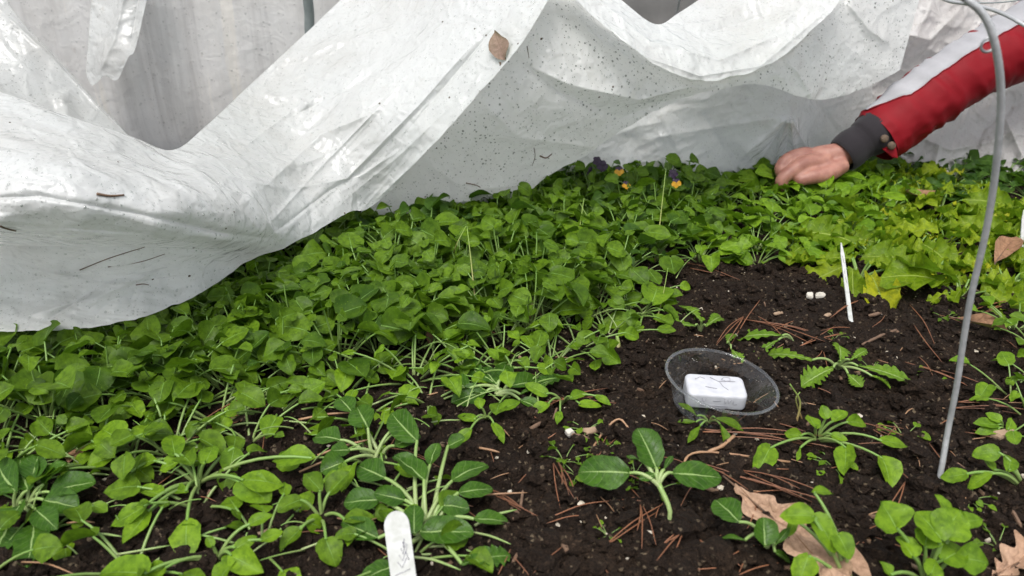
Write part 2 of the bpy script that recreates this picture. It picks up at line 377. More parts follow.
me.polygons.add(len(F)); me.polygons.foreach_set('loop_start', np.arange(0, F.size, 4)); me.polygons.foreach_set('loop_total', np.full(len(F), 4))
me.update(calc_edges=True); me.validate(); me.polygons.foreach_set('use_smooth', [True] * len(F)); me.materials.append(M['soil'])
go = bpy.data.objects.new('soil_ground', me); COL.objects.link(go); tag(go, kind='structure')
mb = MB()
n_ = 40; V = []; F = []
for j in range(2):
    for i in range(n_ + 1): V.append((-30 + 60 * i / n_, 1.85 + 40 * j, .012))
F = [(i, i + 1, n_ + 2 + i, n_ + 1 + i) for i in range(n_)]
mb.add(V, F); tag(mb.build('gravel_path', M['gravel'], smooth=False), kind='structure')

# crumbs of soil as one uncountable mass
PHI = (1 + 5 ** .5) / 2
ICO = np.array([(-1, PHI, 0), (1, PHI, 0), (-1, -PHI, 0), (1, -PHI, 0), (0, -1, PHI), (0, 1, PHI), (0, -1, -PHI), (0, 1, -PHI), (PHI, 0, -1), (PHI, 0, 1), (-PHI, 0, -1), (-PHI, 0, 1)]) / 1.902
IF = [(0, 11, 5), (0, 5, 1), (0, 1, 7), (0, 7, 10), (0, 10, 11), (1, 5, 9), (5, 11, 4), (11, 10, 2), (10, 7, 6), (7, 1, 8), (3, 9, 4), (3, 4, 2), (3, 2, 6), (3, 6, 8), (3, 8, 9), (4, 9, 5), (2, 4, 11), (6, 2, 10), (8, 6, 7), (9, 8, 1)]
def sub_ico():
    V = [tuple(p) for p in ICO]; F = []; c = {}
    def mid(a, b):
        k = (min(a, b), max(a, b))
        if k not in c:
            p = np.array(V[a]) + np.array(V[b]); p /= np.linalg.norm(p); c[k] = len(V); V.append(tuple(p))
        return c[k]
    for a, b, d in IF:
        x, y, z = mid(a, b), mid(b, d), mid(d, a); F += [(a, x, z), (b, y, x), (d, z, y), (x, y, z)]
    return np.array(V), np.array(F)
SV, SF = sub_ico()
def scatter_lumps(name, n, pick, smin, smax, m, kind=True, label=None, cat=None, sink=.25, pw=3):
    Vs = []; Fs = []; k = 0
    for i in range(n):
        p = pick()
        if p is None: continue
        r = smin + (smax - smin) * random.random() ** pw
        sc3 = np.array([random.uniform(.7, 1.3), random.uniform(.7, 1.3), random.uniform(.5, .95)]) * r
        v = SV * (1 + .85 * (rng.random((len(SV), 1)) - .5)) * sc3
        a = random.uniform(0, 6.28); ca, sa = math.cos(a), math.sin(a)
        v = v @ np.array([[ca, -sa, 0], [sa, ca, 0], [0, 0, 1]])
        v = v + np.array([p[0], p[1], float(soilf(p[0], p[1])) + r * sink]); Vs.append(v); Fs.append(SF + k); k += len(SV)
    mb = MB(); mb.v = np.concatenate(Vs).tolist(); mb.f = np.concatenate(Fs).tolist(); mb.m = [0] * len(mb.f); mb.uv = [(0, 0)] * len(mb.v)
    o = mb.build(name, m, smooth=False); tag(o, label, cat, kind='stuff'); return o
def inpoly(px, py, poly):
    c = False; j = len(poly) - 1
    for i in range(len(poly)):
        if ((poly[i][1] > py) != (poly[j][1] > py)) and px < (poly[j][0] - poly[i][0]) * (py - poly[i][1]) / (poly[j][1] - poly[i][1]) + poly[i][0]: c = not c
        j = i
    return c
def pick_soil():
    y = .36 + 1.0 * random.random() ** 1.5; x = random.uniform(-.62 * (y + .2), .75 * (y + .1)); return x, y
scatter_lumps('soil_crumbs', 22000, pick_soil, .0009, .0095, M['soil'], label='loose dark crumbs of damp soil over the bed', cat='soil', pw=4.5)
scatter_lumps('pale_grit', 800, pick_soil, .0007, .0026, M['perlite'], label='scattered pale grit specks in the dark soil', cat='grit', sink=.5)

# ------------------------------------------------------------------ leaves
def prof(kind, v, s=0):
    if kind == 'spade': K = [(0, .07), (.06, .34), (.16, .74), (.30, .98), (.42, 1.0), (.6, .88), (.78, .58), (.9, .30), (.97, .12), (1, .02)]
    elif kind == 'disc': K = [(0, .10), (.04, .48), (.12, .82), (.28, 1.0), (.45, .99), (.64, .86), (.8, .64), (.91, .38), (.97, .16), (1, .03)]
    elif kind == 'round': K = [(0, .10), (.07, .42), (.2, .80), (.38, .99), (.55, 1.0), (.75, .85), (.88, .62), (.96, .36), (1, .08)]
    elif kind == 'lance': K = [(0, .10), (.2, .42), (.45, .85), (.62, 1.0), (.8, .78), (.92, .42), (1, .03)]
    elif kind == 'tooth': K = [(0, .12), (.15, .28), (.35, .62), (.6, 1.0), (.8, .85), (.93, .5), (1, .05)]
    elif kind == 'ruffle': K = [(0, .22), (.15, .45), (.35, .8), (.6, 1.0), (.82, .95), (.94, .7), (1, .35)]
    elif kind == 'oak': K = [(0, .05), (.15, .45), (.4, .85), (.6, 1.0), (.8, .8), (.93, .45), (1, .05)]
    xs, ys = zip(*K); f = np.interp(v, xs, ys)
    if kind == 'tooth':
        ph = (v * 6.5 + s) % 1; f *= .46 + .60 * (1 - ph) ** .8
    if kind == 'ruffle': f *= .93 + .09 * math.sin(v * 31 + s * 9)
    if kind == 'oak': f *= .42 + .58 * (.5 + .5 * math.cos((v * 4.2 + .1) * 2 * math.pi)) if .08 < v < .93 else 1
    return float(f)
def leaf(mb, p0, d, up, L, W, kind='spade', bend=.15, cup=.18, wave=.05, twist=0, m=0, rnd=None):
    R = rnd or random
    d = Vector(d).normalized(); nrm = Vector(up); nrm = (nrm - d * nrm.dot(d))
    if nrm.length < 1e-4: nrm = Vector((0, -1, 0)).cross(d)
    nrm.normalize(); x = d.cross(nrm)
    if twist: q = Matrix.Rotation(twist, 3, d); nrm = q @ nrm; x = q @ x
    nv = {'tooth': 26, 'ruffle': 14, 'oak': 34}.get(kind, 9); nu = 8 if kind in ('ruffle', 'oak') else 6
    s = R.random(); ph = R.random() * 6.28; V = []; UV = []; asym = R.uniform(-.08, .08); sb = R.uniform(-.09, .09)
    for i in range(nv + 1):
        v = i / nv
        if kind in ('spade', 'round', 'disc'): v = .5 - .5 * math.cos(math.pi * (v * .94 + .03)); v = (v - .0022) / .9956; v = min(1, max(0, v))
        for j in range(nu + 1):
            u = -1 + 2 * j / nu
            w = prof(kind, v, s if u > 0 else s + .4) * W / 2 * (1 + asym * (1 if u > 0 else -1))
            if kind in ('spade', 'disc', 'round', 'lance'): w *= 1 + .06 * math.sin(v * 9 + ph + u) + .035 * math.sin(v * 21 + 2 * ph + 2 * u)
            z0 = .035 * W * math.sin(v * 14 + ph) * math.sin(u * 5 + ph) if kind == 'round' else 0
            back = -.10 * abs(u) ** 2 * L * math.exp(-(v / .16) ** 2) if kind in ('spade', 'disc') else 0
            z = z0 - bend * L * v * v + cup * W * abs(u) ** 1.7 * prof(kind, v, s) * .5
            z += wave * W * math.sin(v * 7 + u * 2.2 + ph) * abs(u)
            if kind == 'ruffle': z += .17 * W * math.sin(v * 19 + ph + 1.5 * np.sign(u)) * u * u + .05 * W * math.sin(v * 37 + u * 4 + ph) * abs(u)
            if kind == 'oak': z += .06 * W * math.sin(v * 13 + u * 5 + ph)
            px = u * w + sb * L * v * v; V.append(Vector(p0) + x * px + d * (v * L + back) + nrm * z); UV.append((u, v))
    F = [(i * (nu + 1) + j, i * (nu + 1) + j + 1, (i + 1) * (nu + 1) + j + 1, (i + 1) * (nu + 1) + j) for i in range(nv) for j in range(nu)]
    mb.add(V, F, UV, m)
def stalk(mb, a, b, r0=.0011, r1=.0007, sag=.2, m=0, n=5, sides=5, lift=None):
    a = Vector(a); b = Vector(b); c = (a + b) / 2 + Vector((0, 0, lift if lift is not None else sag * (b - a).length * .6))
    c = c + Vector((random.uniform(-1, 1), random.uniform(-1, 1), 0)) * .06 * (b - a).length
    P = [a * (1 - t) ** 2 + c * 2 * t * (1 - t) + b * t * t for t in [k / n for k in range(n + 1)]]
    tube(mb, P, [r0 + (r1 - r0) * k / n for k in range(n + 1)], sides, m, cap=False)
    return (P[-1] - P[-2]).normalized()
def rosette_parts(n, hmin, hmax, spread, Lm, ratio, kind, upb=.8, r=.0009, inner=.0):
    """list of (leaf MB, stalk MB) for one plant at the origin"""
    out = []
    for k in range(n):
        a = k * 2.39996 + random.uniform(-.5, .5); q = math.sqrt((k + .5) / n)
        rr = spread * (inner + (1 - inner) * q) * random.uniform(.75, 1.15); h = hmin + (hmax - hmin) * random.uniform(.25, 1) * (1.12 - .55 * q)
        e = Vector((rr * math.cos(a), rr * math.sin(a), h)); ms = MB(); ml = MB()
        dr = stalk(ms, (rr * .08 * math.cos(a), rr * .08 * math.sin(a), -.003), e, r * 1.25, r * .8, .25)
        out_ = Vector((math.cos(a + random.uniform(-.6, .6)), math.sin(a + random.uniform(-.6, .6)), 0))
        d = out_ * random.uniform(.55, 1) + Vector((0, 0, random.uniform(-.35, .35)))
        up = Vector((random.uniform(-.7, .7), random.uniform(-.85, .35), upb)) - out_ * .1
        L = Lm * random.uniform(.4, 1.22); W = L * ratio * random.uniform(.85, 1.15)
        leaf(ml, e - d.normalized() * L * .02, d, up, L, W, ('disc' if kind == 'spade' and random.random() < .7 else kind), random.uniform(.0, .45), random.uniform(.0, .6), random.uniform(.02, .1), random.uniform(-.3, .3))
        out.append((ml, ms))
    return out
def proto_plant(name, parts, lm, sm, split):
    """first plant of a kind; split=True gives each leaf its own mesh"""
    t = bpy.data.objects.new(name, None); t.empty_display_size = .01; COL.objects.link(t)
    if split:
        for ml, ms in parts:
            l = ml.build('leaf', lm, t); ms.build('leaf_stalk', sm, l)
    else:
        A = MB(); B = MB()
        for ml, ms in parts: A.add(ml.v, ml.f, ml.uv); B.add(ms.v, ms.f, ms.uv)
        A.build('foliage', lm, t); B.build('leaf_stalks', sm, t)
    return t
def dup(root):
    r = root.copy(); COL.objects.link(r)
    for ch in root.children:
        c = ch.copy(); COL.objects.link(c); c.parent = r
        for g in ch.children:
            q = g.copy(); COL.objects.link(q); q.parent = c
    return r
USED = set()
def place(proto, x, y, s=1, label=None, cat='plant', group=None, dz=0, tilt=.08):
    o = proto if proto.name not in USED else dup(proto); USED.add(proto.name)
    o.location = (x, y, SZ(x, y) + dz); o.rotation_euler = (random.uniform(-tilt, tilt), random.uniform(-tilt, tilt), random.uniform(0, 6.28)); o.scale = (s, s, s)
    tag(o, label, cat, group); return o
def sample_zone(poly, n, dmin, zref=.0):
    pts = []; xs = [p[0] for p in poly]; ys = [p[1] for p in poly]
    W = [PZ(px, py, zref) for px, py in poly]; wx = [p.x for p in W]; wy = [p.y for p in W]; wp = [(p.x, p.y) for p in W]
    tries = 0
    while len(pts) < n and tries < n * 120:
        tries += 1; x = random.uniform(min(wx), max(wx)); y = random.uniform(min(wy), max(wy))
        if not inpoly(x, y, wp): continue
        if all((x - a) ** 2 + (y - b) ** 2 > dmin * dmin for a, b in pts): pts.append((x, y))
    return pts
# --- dense patch of miner's lettuce
DENSE = [(-70, 345), (-70, 300), (60, 268), (160, 245), (260, 215), (330, 188), (420, 175), (540, 160), (640, 178), (690, 205), (688, 245), (640, 268), (600, 300), (540, 335), (470, 325), (430, 352), (360, 362), (300, 380), (180, 400), (90, 425), (-70, 445)]
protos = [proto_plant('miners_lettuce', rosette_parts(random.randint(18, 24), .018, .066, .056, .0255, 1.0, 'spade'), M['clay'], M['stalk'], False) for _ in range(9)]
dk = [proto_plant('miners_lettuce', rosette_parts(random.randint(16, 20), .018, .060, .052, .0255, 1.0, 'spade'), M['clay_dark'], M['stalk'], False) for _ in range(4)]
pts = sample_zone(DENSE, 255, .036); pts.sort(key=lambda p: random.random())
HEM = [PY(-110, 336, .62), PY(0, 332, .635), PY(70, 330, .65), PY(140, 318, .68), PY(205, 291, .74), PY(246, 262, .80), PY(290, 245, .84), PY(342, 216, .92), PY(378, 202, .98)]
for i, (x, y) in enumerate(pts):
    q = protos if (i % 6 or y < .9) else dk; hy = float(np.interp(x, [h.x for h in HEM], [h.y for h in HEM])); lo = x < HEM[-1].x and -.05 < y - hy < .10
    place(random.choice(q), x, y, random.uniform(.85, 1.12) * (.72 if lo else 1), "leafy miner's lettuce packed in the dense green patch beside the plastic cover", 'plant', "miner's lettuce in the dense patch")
print('dense', len(pts))
# --- thinner fringe with separate leaves
FR = [(0, 440), (90, 425), (180, 405), (300, 385), (430, 355), (520, 340), (600, 305), (650, 280), (670, 290), (610, 330), (600, 350), (540, 370), (560, 395), (480, 400), (380, 392), (300, 420), (200, 455), (90, 470), (0, 480)]
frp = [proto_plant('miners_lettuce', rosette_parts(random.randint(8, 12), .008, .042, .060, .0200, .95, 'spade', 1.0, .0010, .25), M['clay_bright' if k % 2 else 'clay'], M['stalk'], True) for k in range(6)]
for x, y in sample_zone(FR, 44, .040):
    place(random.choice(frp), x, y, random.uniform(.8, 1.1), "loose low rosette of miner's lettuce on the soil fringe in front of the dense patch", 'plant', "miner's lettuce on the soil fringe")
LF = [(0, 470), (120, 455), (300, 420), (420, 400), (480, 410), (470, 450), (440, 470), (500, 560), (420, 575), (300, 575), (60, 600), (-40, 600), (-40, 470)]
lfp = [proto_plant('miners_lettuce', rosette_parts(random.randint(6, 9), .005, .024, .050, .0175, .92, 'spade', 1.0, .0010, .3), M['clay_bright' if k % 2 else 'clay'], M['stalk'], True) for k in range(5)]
for x, y in sample_zone(LF, 13, .05):
    place(random.choice(lfp), x, y, random.uniform(.75, 1.15), "small low miner's lettuce sprawling among the larger plants of the left foreground", 'plant', "miner's lettuce of the left foreground")
# --- small bright plants behind the bare soil, right of centre
SM = [(690, 190), (760, 172), (860, 168), (880, 190), (890, 215), (850, 235), (800, 250), (770, 268), (700, 262), (665, 262), (680, 225)]
smp = [proto_plant('miners_lettuce', rosette_parts(random.randint(12, 16), .010, .036, .050, .025, 1.0, 'spade'), M['clay_bright'], M['stalk'], False) for _ in range(5)]
for x, y in sample_zone(SM, 52, .047):
    place(random.choice(smp), x, y, random.uniform(.85, 1.15), "small bright miner's lettuce in the patch between bare soil and the reaching hand", 'plant', "miner's lettuce near the hand")
BK = [(690, 150), (800, 150), (900, 160), (1060, 185), (1060, 200), (1000, 205), (900, 200), (760, 180), (690, 178)]
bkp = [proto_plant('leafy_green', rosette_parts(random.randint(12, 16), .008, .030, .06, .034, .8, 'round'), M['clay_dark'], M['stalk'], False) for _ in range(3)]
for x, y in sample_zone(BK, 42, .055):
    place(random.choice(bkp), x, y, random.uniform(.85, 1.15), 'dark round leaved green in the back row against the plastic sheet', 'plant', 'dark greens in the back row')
for px, py in [(792, 194), (808, 198), (826, 196), (780, 197)]:
    p = PZ(px, py, 0); place(random.choice(smp), p.x, p.y, 1.15, "small bright miner's lettuce in the patch between bare soil and the reaching hand", 'plant', "miner's lettuce near the hand")
# --- yellow green lettuce
LT = [(880, 205), (960, 200), (1090, 215), (1100, 300), (1010, 300), (960, 298), (900, 285), (860, 282), (800, 270), (800, 248), (860, 235)]
ltp = [proto_plant('lettuce', rosette_parts(random.randint(9, 12), .006, .024, .030, .056, .66, 'ruffle', 1.0, .0013, .2), M['lettuce'], M['stalk'], False) for _ in range(5)]
for x, y in sample_zone(LT, 50, .058):
    place(random.choice(ltp), x, y, random.uniform(.8, 1.15), 'yellow green frilly lettuce in the bright row beyond the small white marker', 'plant', 'yellow green lettuces')
for px, py in [(918, 180), (905, 188), (930, 190)]:
    p = PZ(px, py, 0); place(random.choice(ltp), p.x, p.y, 1.0, 'yellow green frilly lettuce under the red sleeve by the crumpled plastic', 'plant', 'yellow green lettuces under the sleeve')
# --- right edge rosettes
for px, py in [(1015, 330), (1035, 345), (1012, 395), (1040, 385), (1030, 420)]:
    p = PZ(px, py, 0); place(random.choice(frp), p.x, p.y, .8, "low rosette of miner's lettuce on soil to the right of the metal hoop", 'plant', "miner's lettuce right of the hoop")
# ------------------------------------------------------------------ single plants, leaf by leaf
PXM = lambda p: FPX / (Vector(p) - Vector((0, 0, CH))).length    # pixels per metre at a point
def hero(name, base, leaves, mkey, label, smat='stalk', r=.0011, crown=0.0, cat='plant', up=(0, -.35, 1)):
    b = G(*base); t = empty(name, b, label, cat)
    cr = b + Vector((0, 0, crown))
    if crown > .02: cr = G(658, 484, crown)
    if crown:
        ms = MB(); tube(ms, spline([b + Vector((.002, 0, -.004)), b + Vector((.005, .002, crown * .45)), cr + Vector((0, 0, .001))], 8), [r * (1.0 + .06 * k) for k in range(9)], 9); ms.build('stem', M[smat], t, b)
    for q in leaves:
        bx, by, bz, tx, ty, tz, w, kind = q[:8]
        if name == 'tatsoi': bz *= .62; tz *= .75
        if kind == 'spade' and random.random() < .5: kind = 'disc'
        k = q[8] if len(q) > 8 else mkey
        lb = G(bx, by, bz * .01); lt = G(tx, ty, tz * .01); ml = MB(); ms = MB()
        stalk(ms, cr + Vector((random.uniform(-1, 1), random.uniform(-1, 1), -.4)) * (.005 if name == 'tatsoi' else .0015), lb, r * 1.3, r * .85, .22, lift=.006 + .12 * (lb - cr).length, n=7, sides=6)
        d = lt - lb; L = d.length; W = w / PXM(lb) * (.88 if base[0] < 480 else .95)
        if base[0] < 480: L *= .92
        L = min(L, W * (3.4 if kind in ('tooth', 'lance') else 1.9))
        leaf(ml, lb, d, (up[0] + random.uniform(-.3, .3), up[1] + random.uniform(-.3, .3), 1), L, W, kind, random.uniform(.05, .38), random.uniform(.1, .5), random.uniform(.02, .07), random.uniform(-.2, .2))
        l = ml.build('leaf', M[k], t, b); ms.build('leaf_stalk', M[smat], l, b)
    return t
S, R_, T_ = 'spade', 'round', 'tooth'
hero('tatsoi_seedling', (662, 528), [(656, 468, 3.5, 640, 427, 6.0, 33, R_), (630, 473, 3.2, 580, 468, 3.6, 36, R_), (672, 473, 3.4, 722, 476, 3.3, 33, R_), (664, 470, 3.6, 676, 444, 4.6, 7, 'lance'), (655, 474, 3.5, 640, 480, 3.2, 9, R_), (640, 460, 3.5, 626, 455, 3.5, 5, 'lance')], 'tatsoi',
     'single spoon leaved seedling with three dark oval leaves on bare soil below the cup', 'stalk_pale', .0014, .03)
hero('tatsoi_seedling', (762, 550), [(739, 522, 2.5, 716, 496, 3, 27, R_), (765, 546, 2.5, 763, 517, 3.6, 25, R_), (775, 545, 2, 790, 528, 3.2, 8, 'lance'), (745, 540, 2, 720, 532, 1.5, 8, 'lance'), (775, 552, 1.5, 792, 560, 1, 12, R_)], 'tatsoi',
     'small dark seedling with two oval leaves left of the dry oak leaf', 'stalk_pale', .0012, .012)
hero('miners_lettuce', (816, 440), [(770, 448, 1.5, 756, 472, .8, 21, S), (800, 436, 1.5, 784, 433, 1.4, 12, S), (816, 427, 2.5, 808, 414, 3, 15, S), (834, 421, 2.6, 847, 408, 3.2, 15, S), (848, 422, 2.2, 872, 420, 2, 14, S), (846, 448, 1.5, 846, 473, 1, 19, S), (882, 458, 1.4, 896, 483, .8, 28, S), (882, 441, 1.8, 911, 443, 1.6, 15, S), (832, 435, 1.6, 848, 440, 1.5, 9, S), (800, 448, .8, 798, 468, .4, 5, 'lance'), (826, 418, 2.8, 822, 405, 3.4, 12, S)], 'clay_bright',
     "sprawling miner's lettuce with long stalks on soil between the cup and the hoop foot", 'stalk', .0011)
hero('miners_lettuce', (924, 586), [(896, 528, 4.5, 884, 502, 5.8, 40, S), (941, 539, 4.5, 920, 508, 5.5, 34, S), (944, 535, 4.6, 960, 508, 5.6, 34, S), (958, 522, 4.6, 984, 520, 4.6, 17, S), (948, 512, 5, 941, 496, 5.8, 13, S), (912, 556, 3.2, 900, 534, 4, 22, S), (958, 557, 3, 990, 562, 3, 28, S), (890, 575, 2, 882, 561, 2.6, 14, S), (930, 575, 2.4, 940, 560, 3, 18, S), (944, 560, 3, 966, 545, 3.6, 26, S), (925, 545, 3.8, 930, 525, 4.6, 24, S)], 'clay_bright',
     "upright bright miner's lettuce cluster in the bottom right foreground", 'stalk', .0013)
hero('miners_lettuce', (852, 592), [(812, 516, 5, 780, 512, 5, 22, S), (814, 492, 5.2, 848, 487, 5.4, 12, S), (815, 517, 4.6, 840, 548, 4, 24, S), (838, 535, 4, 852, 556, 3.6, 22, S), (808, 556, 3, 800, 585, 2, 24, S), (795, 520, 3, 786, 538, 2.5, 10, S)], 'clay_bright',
     "leggy miner's lettuce leaning over the dry oak leaf", 'stalk', .0012)
hero('mizuna', (838, 368), [(858, 366, 1.5, 918, 374, 1.2, 24, T_), (833, 368, 1.5, 803, 380, 1, 26, T_), (840, 362, 1.8, 844, 337, 3.2, 22, T_), (812, 360, 1.6, 758, 343, 1.2, 20, T_), (848, 374, 1, 862, 386, .8, 18, T_), (872, 376, 1, 893, 384, .7, 13, T_), (850, 360, 2, 868, 348, 2.4, 12, T_)], 'mizuna',
     'jagged leaved mizuna on bare soil right of the cup', 'stalk_pale', .0013)
hero('mizuna', (792, 341), [(782, 336, 1.4, 726, 327, 1.2, 20, T_), (778, 340, 1, 752, 352, .8, 12, T_)], 'mizuna',
     'flat toothed leaf pair of a mizuna lying just behind the cup', 'stalk_pale', .0013)
hero('mizuna', (700, 330), [(702, 322, 1.4, 684, 298, 1.6, 20, T_), (706, 326, 1.2, 727, 309, 1.8, 18, T_), (695, 326, 1.2, 655, 318, 1, 16, T_)], 'mizuna',
     'small mizuna with three serrated leaves left of the pale stones', 'stalk_pale', .0012)
hero('mizuna', (730, 347), [(727, 343, 1, 733, 330, 1.2, 14, T_), (731, 349, .8, 742, 358, .8, 14, T_)], 'mizuna', 'tiny toothed mizuna touching the back rim of the cup', 'stalk_pale', .001)
hero('miners_lettuce', (708, 424), [(697, 416, 1.2, 680, 398, 2, 8, 'lance'), (696, 422, 1, 678, 422, 1, 7, 'lance'), (700, 426, .8, 689, 440, .5, 8, 'lance'), (720, 424, 1, 732, 446, .5, 10, 'lance'), (715, 418, 1.3, 745, 424, 1.4, 11, 'lance')], 'clay',
     'thin leaved seedling just in front of the cup', 'stalk', .0009)
hero('miners_lettuce', (1004, 433), [(998, 425, 1.2, 974, 422, 1.4, 12, S), (1000, 421, 1.4, 988, 411, 2, 10, S), (998, 429, 1, 976, 430, 1, 10, S), (1008, 430, 1, 1014, 418, 1.4, 10, S)], 'clay_bright',
     'tiny four leaved seedling right of the hoop foot', 'stalk', .0009)
hero('miners_lettuce', (1022, 488), [(966, 474, 1.8, 940, 478, 1.4, 14, S), (990, 474, 2, 966, 486, 1.2, 13, S), (998, 452, 2.5, 972, 454, 2, 16, S), (1008, 470, 2, 1016, 452, 2.6, 14, S), (994, 470, 1, 985, 456, 1.4, 9, S)], 'clay_bright',
     "sprawling miner's lettuce at the right edge below the tiny seedling", 'stalk', .0012)
hero('tatsoi', (425, 536), [(420, 532, 3, 476, 528, 3.4, 34, R_), (474, 519, 2.6, 524, 518, 2, 20, R_), (452, 481, 3.5, 484, 454, 4.4, 32, R_), (458, 493, 3, 496, 484, 3.2, 22, R_), (424, 480, 3.8, 394, 450, 4.8, 34, R_), (417, 441, 4, 382, 407, 5, 32, R_), (448, 446, 3.5, 466, 438, 3.8, 18, R_), (385, 478, 3.4, 352, 462, 3.6, 30, R_), (378, 538, 2.5, 338, 520, 2.6, 26, R_), (414, 534, 3, 414, 500, 4.6, 24, R_), (462, 564, 2, 514, 545, 2, 30, T_), (395, 565, 2, 360, 580, 2, 26, R_), (405, 500, 3.5, 372, 492, 3.4, 22, R_), (440, 505, 3, 470, 505, 3.2, 24, R_), (430, 465, 3.8, 436, 440, 4.6, 20, R_), (380, 500, 3, 340, 500, 3, 28, R_)], 'tatsoi',
     'large spoon leaved clump with thick pale stalks behind the big white marker', 'stalk_pale', .0015, .004)
hero('tatsoi', (378, 462), [(368, 428, 3.6, 352, 398, 4.6, 30, R_), (340, 440, 3, 312, 430, 3, 26, R_), (345, 462, 2.5, 318, 470, 2, 28, R_), (392, 430, 3.2, 402, 404, 4, 20, R_), (352, 412, 3.5, 336, 392, 4, 24, R_), (395, 446, 3, 420, 430, 3.2, 24, R_), (350, 450, 2.8, 330, 450, 3, 20, R_)], 'tatsoi',
     'spoon leaved clump with bent pale stalks at the centre of the left foreground', 'stalk_pale', .0014, .004)
hero('tatsoi', (500, 398), [(496, 384, 2.2, 482, 362, 3, 22, R_), (510, 386, 2, 548, 376, 1.6, 24, R_), (486, 392, 1.8, 452, 398, 1.4, 24, R_), (520, 394, 1.6, 562, 372, 2, 18, T_), (500, 380, 2.4, 508, 352, 3, 20, R_), (470, 388, 2, 440, 376, 2, 22, R_), (520, 400, 1, 548, 408, .6, 16, R_), (480, 376, 2.4, 462, 356, 3, 18, R_)], 'tatsoi',
     'flat spreading spoon leaved rosette left of the cup beyond the pine needles', 'stalk_pale', .0015, .008)
hero('tatsoi', (24, 512), [(28, 490, 3.4, 8, 444, 5, 34, R_), (50, 492, 3.2, 98, 478, 3, 30, R_), (16, 492, 3.6, -14, 460, 4, 34, R_), (44, 500, 2.8, 78, 506, 2.4, 28, R_), (34, 526, 2, 30, 566, 1.4, 30, R_), (8, 528, 2, -12, 556, 1.6, 34, R_), (44, 484, 3.8, 64, 458, 4.4, 26, R_), (20, 505, 3, 6, 520, 3, 26, R_), (32, 480, 4, 38, 452, 5, 24, R_), (36, 510, 3, 58, 528, 2.4, 22, R_)], 'tatsoi',
     'dark glossy spoon leaved rosette in the bottom left corner', 'stalk_pale', .0013, .004)
hero('miners_lettuce', (198, 484), [(175, 454, 2.4, 168, 426, 3.4, 23, S), (178, 462, 2.2, 156, 470, 2, 23, S), (234, 448, 2.2, 229, 475, 1.4, 24, S), (154, 461, 2, 108, 465, 1.6, 20, S), (187, 521, 1.6, 182, 560, .8, 32, S), (240, 482, 2, 268, 500, 1.6, 34, S), (244, 480, 2.4, 286, 478, 2.4, 30, S), (186, 492, 1.4, 158, 486, 1.2, 14, S), (144, 507, 1.8, 106, 528, 1.4, 24, S), (148, 512, 1.4, 122, 546, 1, 22, S), (312, 458, 2.6, 268, 456, 2.6, 28, S), (206, 462, 2.6, 215, 440, 3.2, 20, S), (160, 495, 1.6, 134, 484, 1.6, 18, S)], 'clay_bright',
     "star shaped miner's lettuce with wide spade leaves on soil in the left foreground", 'stalk', .0013)
hero('miners_lettuce', (218, 560), [(250, 524, 2, 272, 510, 2.6, 15, S), (236, 548, 1.8, 258, 535, 2.2, 14, S), (232, 556, 2, 262, 572, 1.8, 28, S), (144, 574, 2, 92, 566, 2, 36, S), (165, 568, 1.6, 140, 576, 1.4, 18, S), (212, 546, 1.4, 206, 536, 1.8, 10, S), (262, 540, 2, 285, 530, 2.2, 16, S)], 'clay_bright',
     "miner's lettuce with one big leaf at the bottom edge of the left foreground", 'stalk', .0012)
hero('miners_lettuce', (322, 520), [(330, 492, 2, 350, 470, 3, 26, S), (300, 500, 2, 274, 508, 2, 22, S), (326, 540, 1.6, 336, 566, 1, 28, S), (345, 520, 2, 378, 512, 2.2, 24, S), (300, 530, 1.5, 276, 548, 1.2, 24, S), (320, 490, 2.5, 304, 470, 3, 22, S)], 'clay',
     "miner's lettuce between the star shaped plant and the spoon leaved clump", 'stalk', .0012)
hero('miners_lettuce', (562, 402), [(546, 394, 1.4, 524, 384, 1.8, 14, S), (572, 398, 1.4, 590, 386, 1.6, 13, S), (580, 404, 1, 606, 402, 1, 12, S), (560, 412, .8, 556, 430, .6, 9, S), (596, 396, 1.2, 624, 412, .8, 10, S), (548, 404, 1, 530, 410, .8, 14, S)], 'clay_bright',
     "thin miner's lettuce lying over the orange pine needles left of the cup", 'stalk', .001)
hero('miners_lettuce', (487, 418), [(480, 408, 1.4, 478, 396, 2, 12, S), (500, 410, 1.4, 530, 396, 1.8, 14, S), (494, 424, 1, 505, 440, .8, 12, S), (474, 420, 1, 456, 412, 1, 13, S), (470, 430, .8, 452, 444, .5, 14, S)], 'clay_bright',
     "small miner's lettuce in front of the flat spoon leaved rosette", 'stalk', .001)
hero('miners_lettuce', (645, 316), [(652, 302, 2.2, 664, 274, 3, 34, S), (634, 306, 1.6, 612, 300, 1.6, 18, S), (628, 318, 1.2, 600, 322, 1, 20, S), (640, 326, 1, 618, 334, .8, 18, S), (655, 318, 1.2, 676, 322, 1, 14, S)], 'clay_bright',
     "miner's lettuce with one tall broad leaf where the patch meets the bare soil", 'stalk', .0011)
hero('miners_lettuce', (130, 452), [(120, 440, 2.4, 96, 424, 3, 34, S), (142, 438, 2, 146, 420, 2.6, 24, S), (110, 458, 1.6, 84, 464, 1.4, 26, S), (136, 466, 1.4, 150, 480, 1, 22, S), (110, 446, 2, 78, 440, 2.4, 28, S)], 'clay_bright',
     "broad leaved miner's lettuce behind the bottom left rosette", 'stalk', .0012)

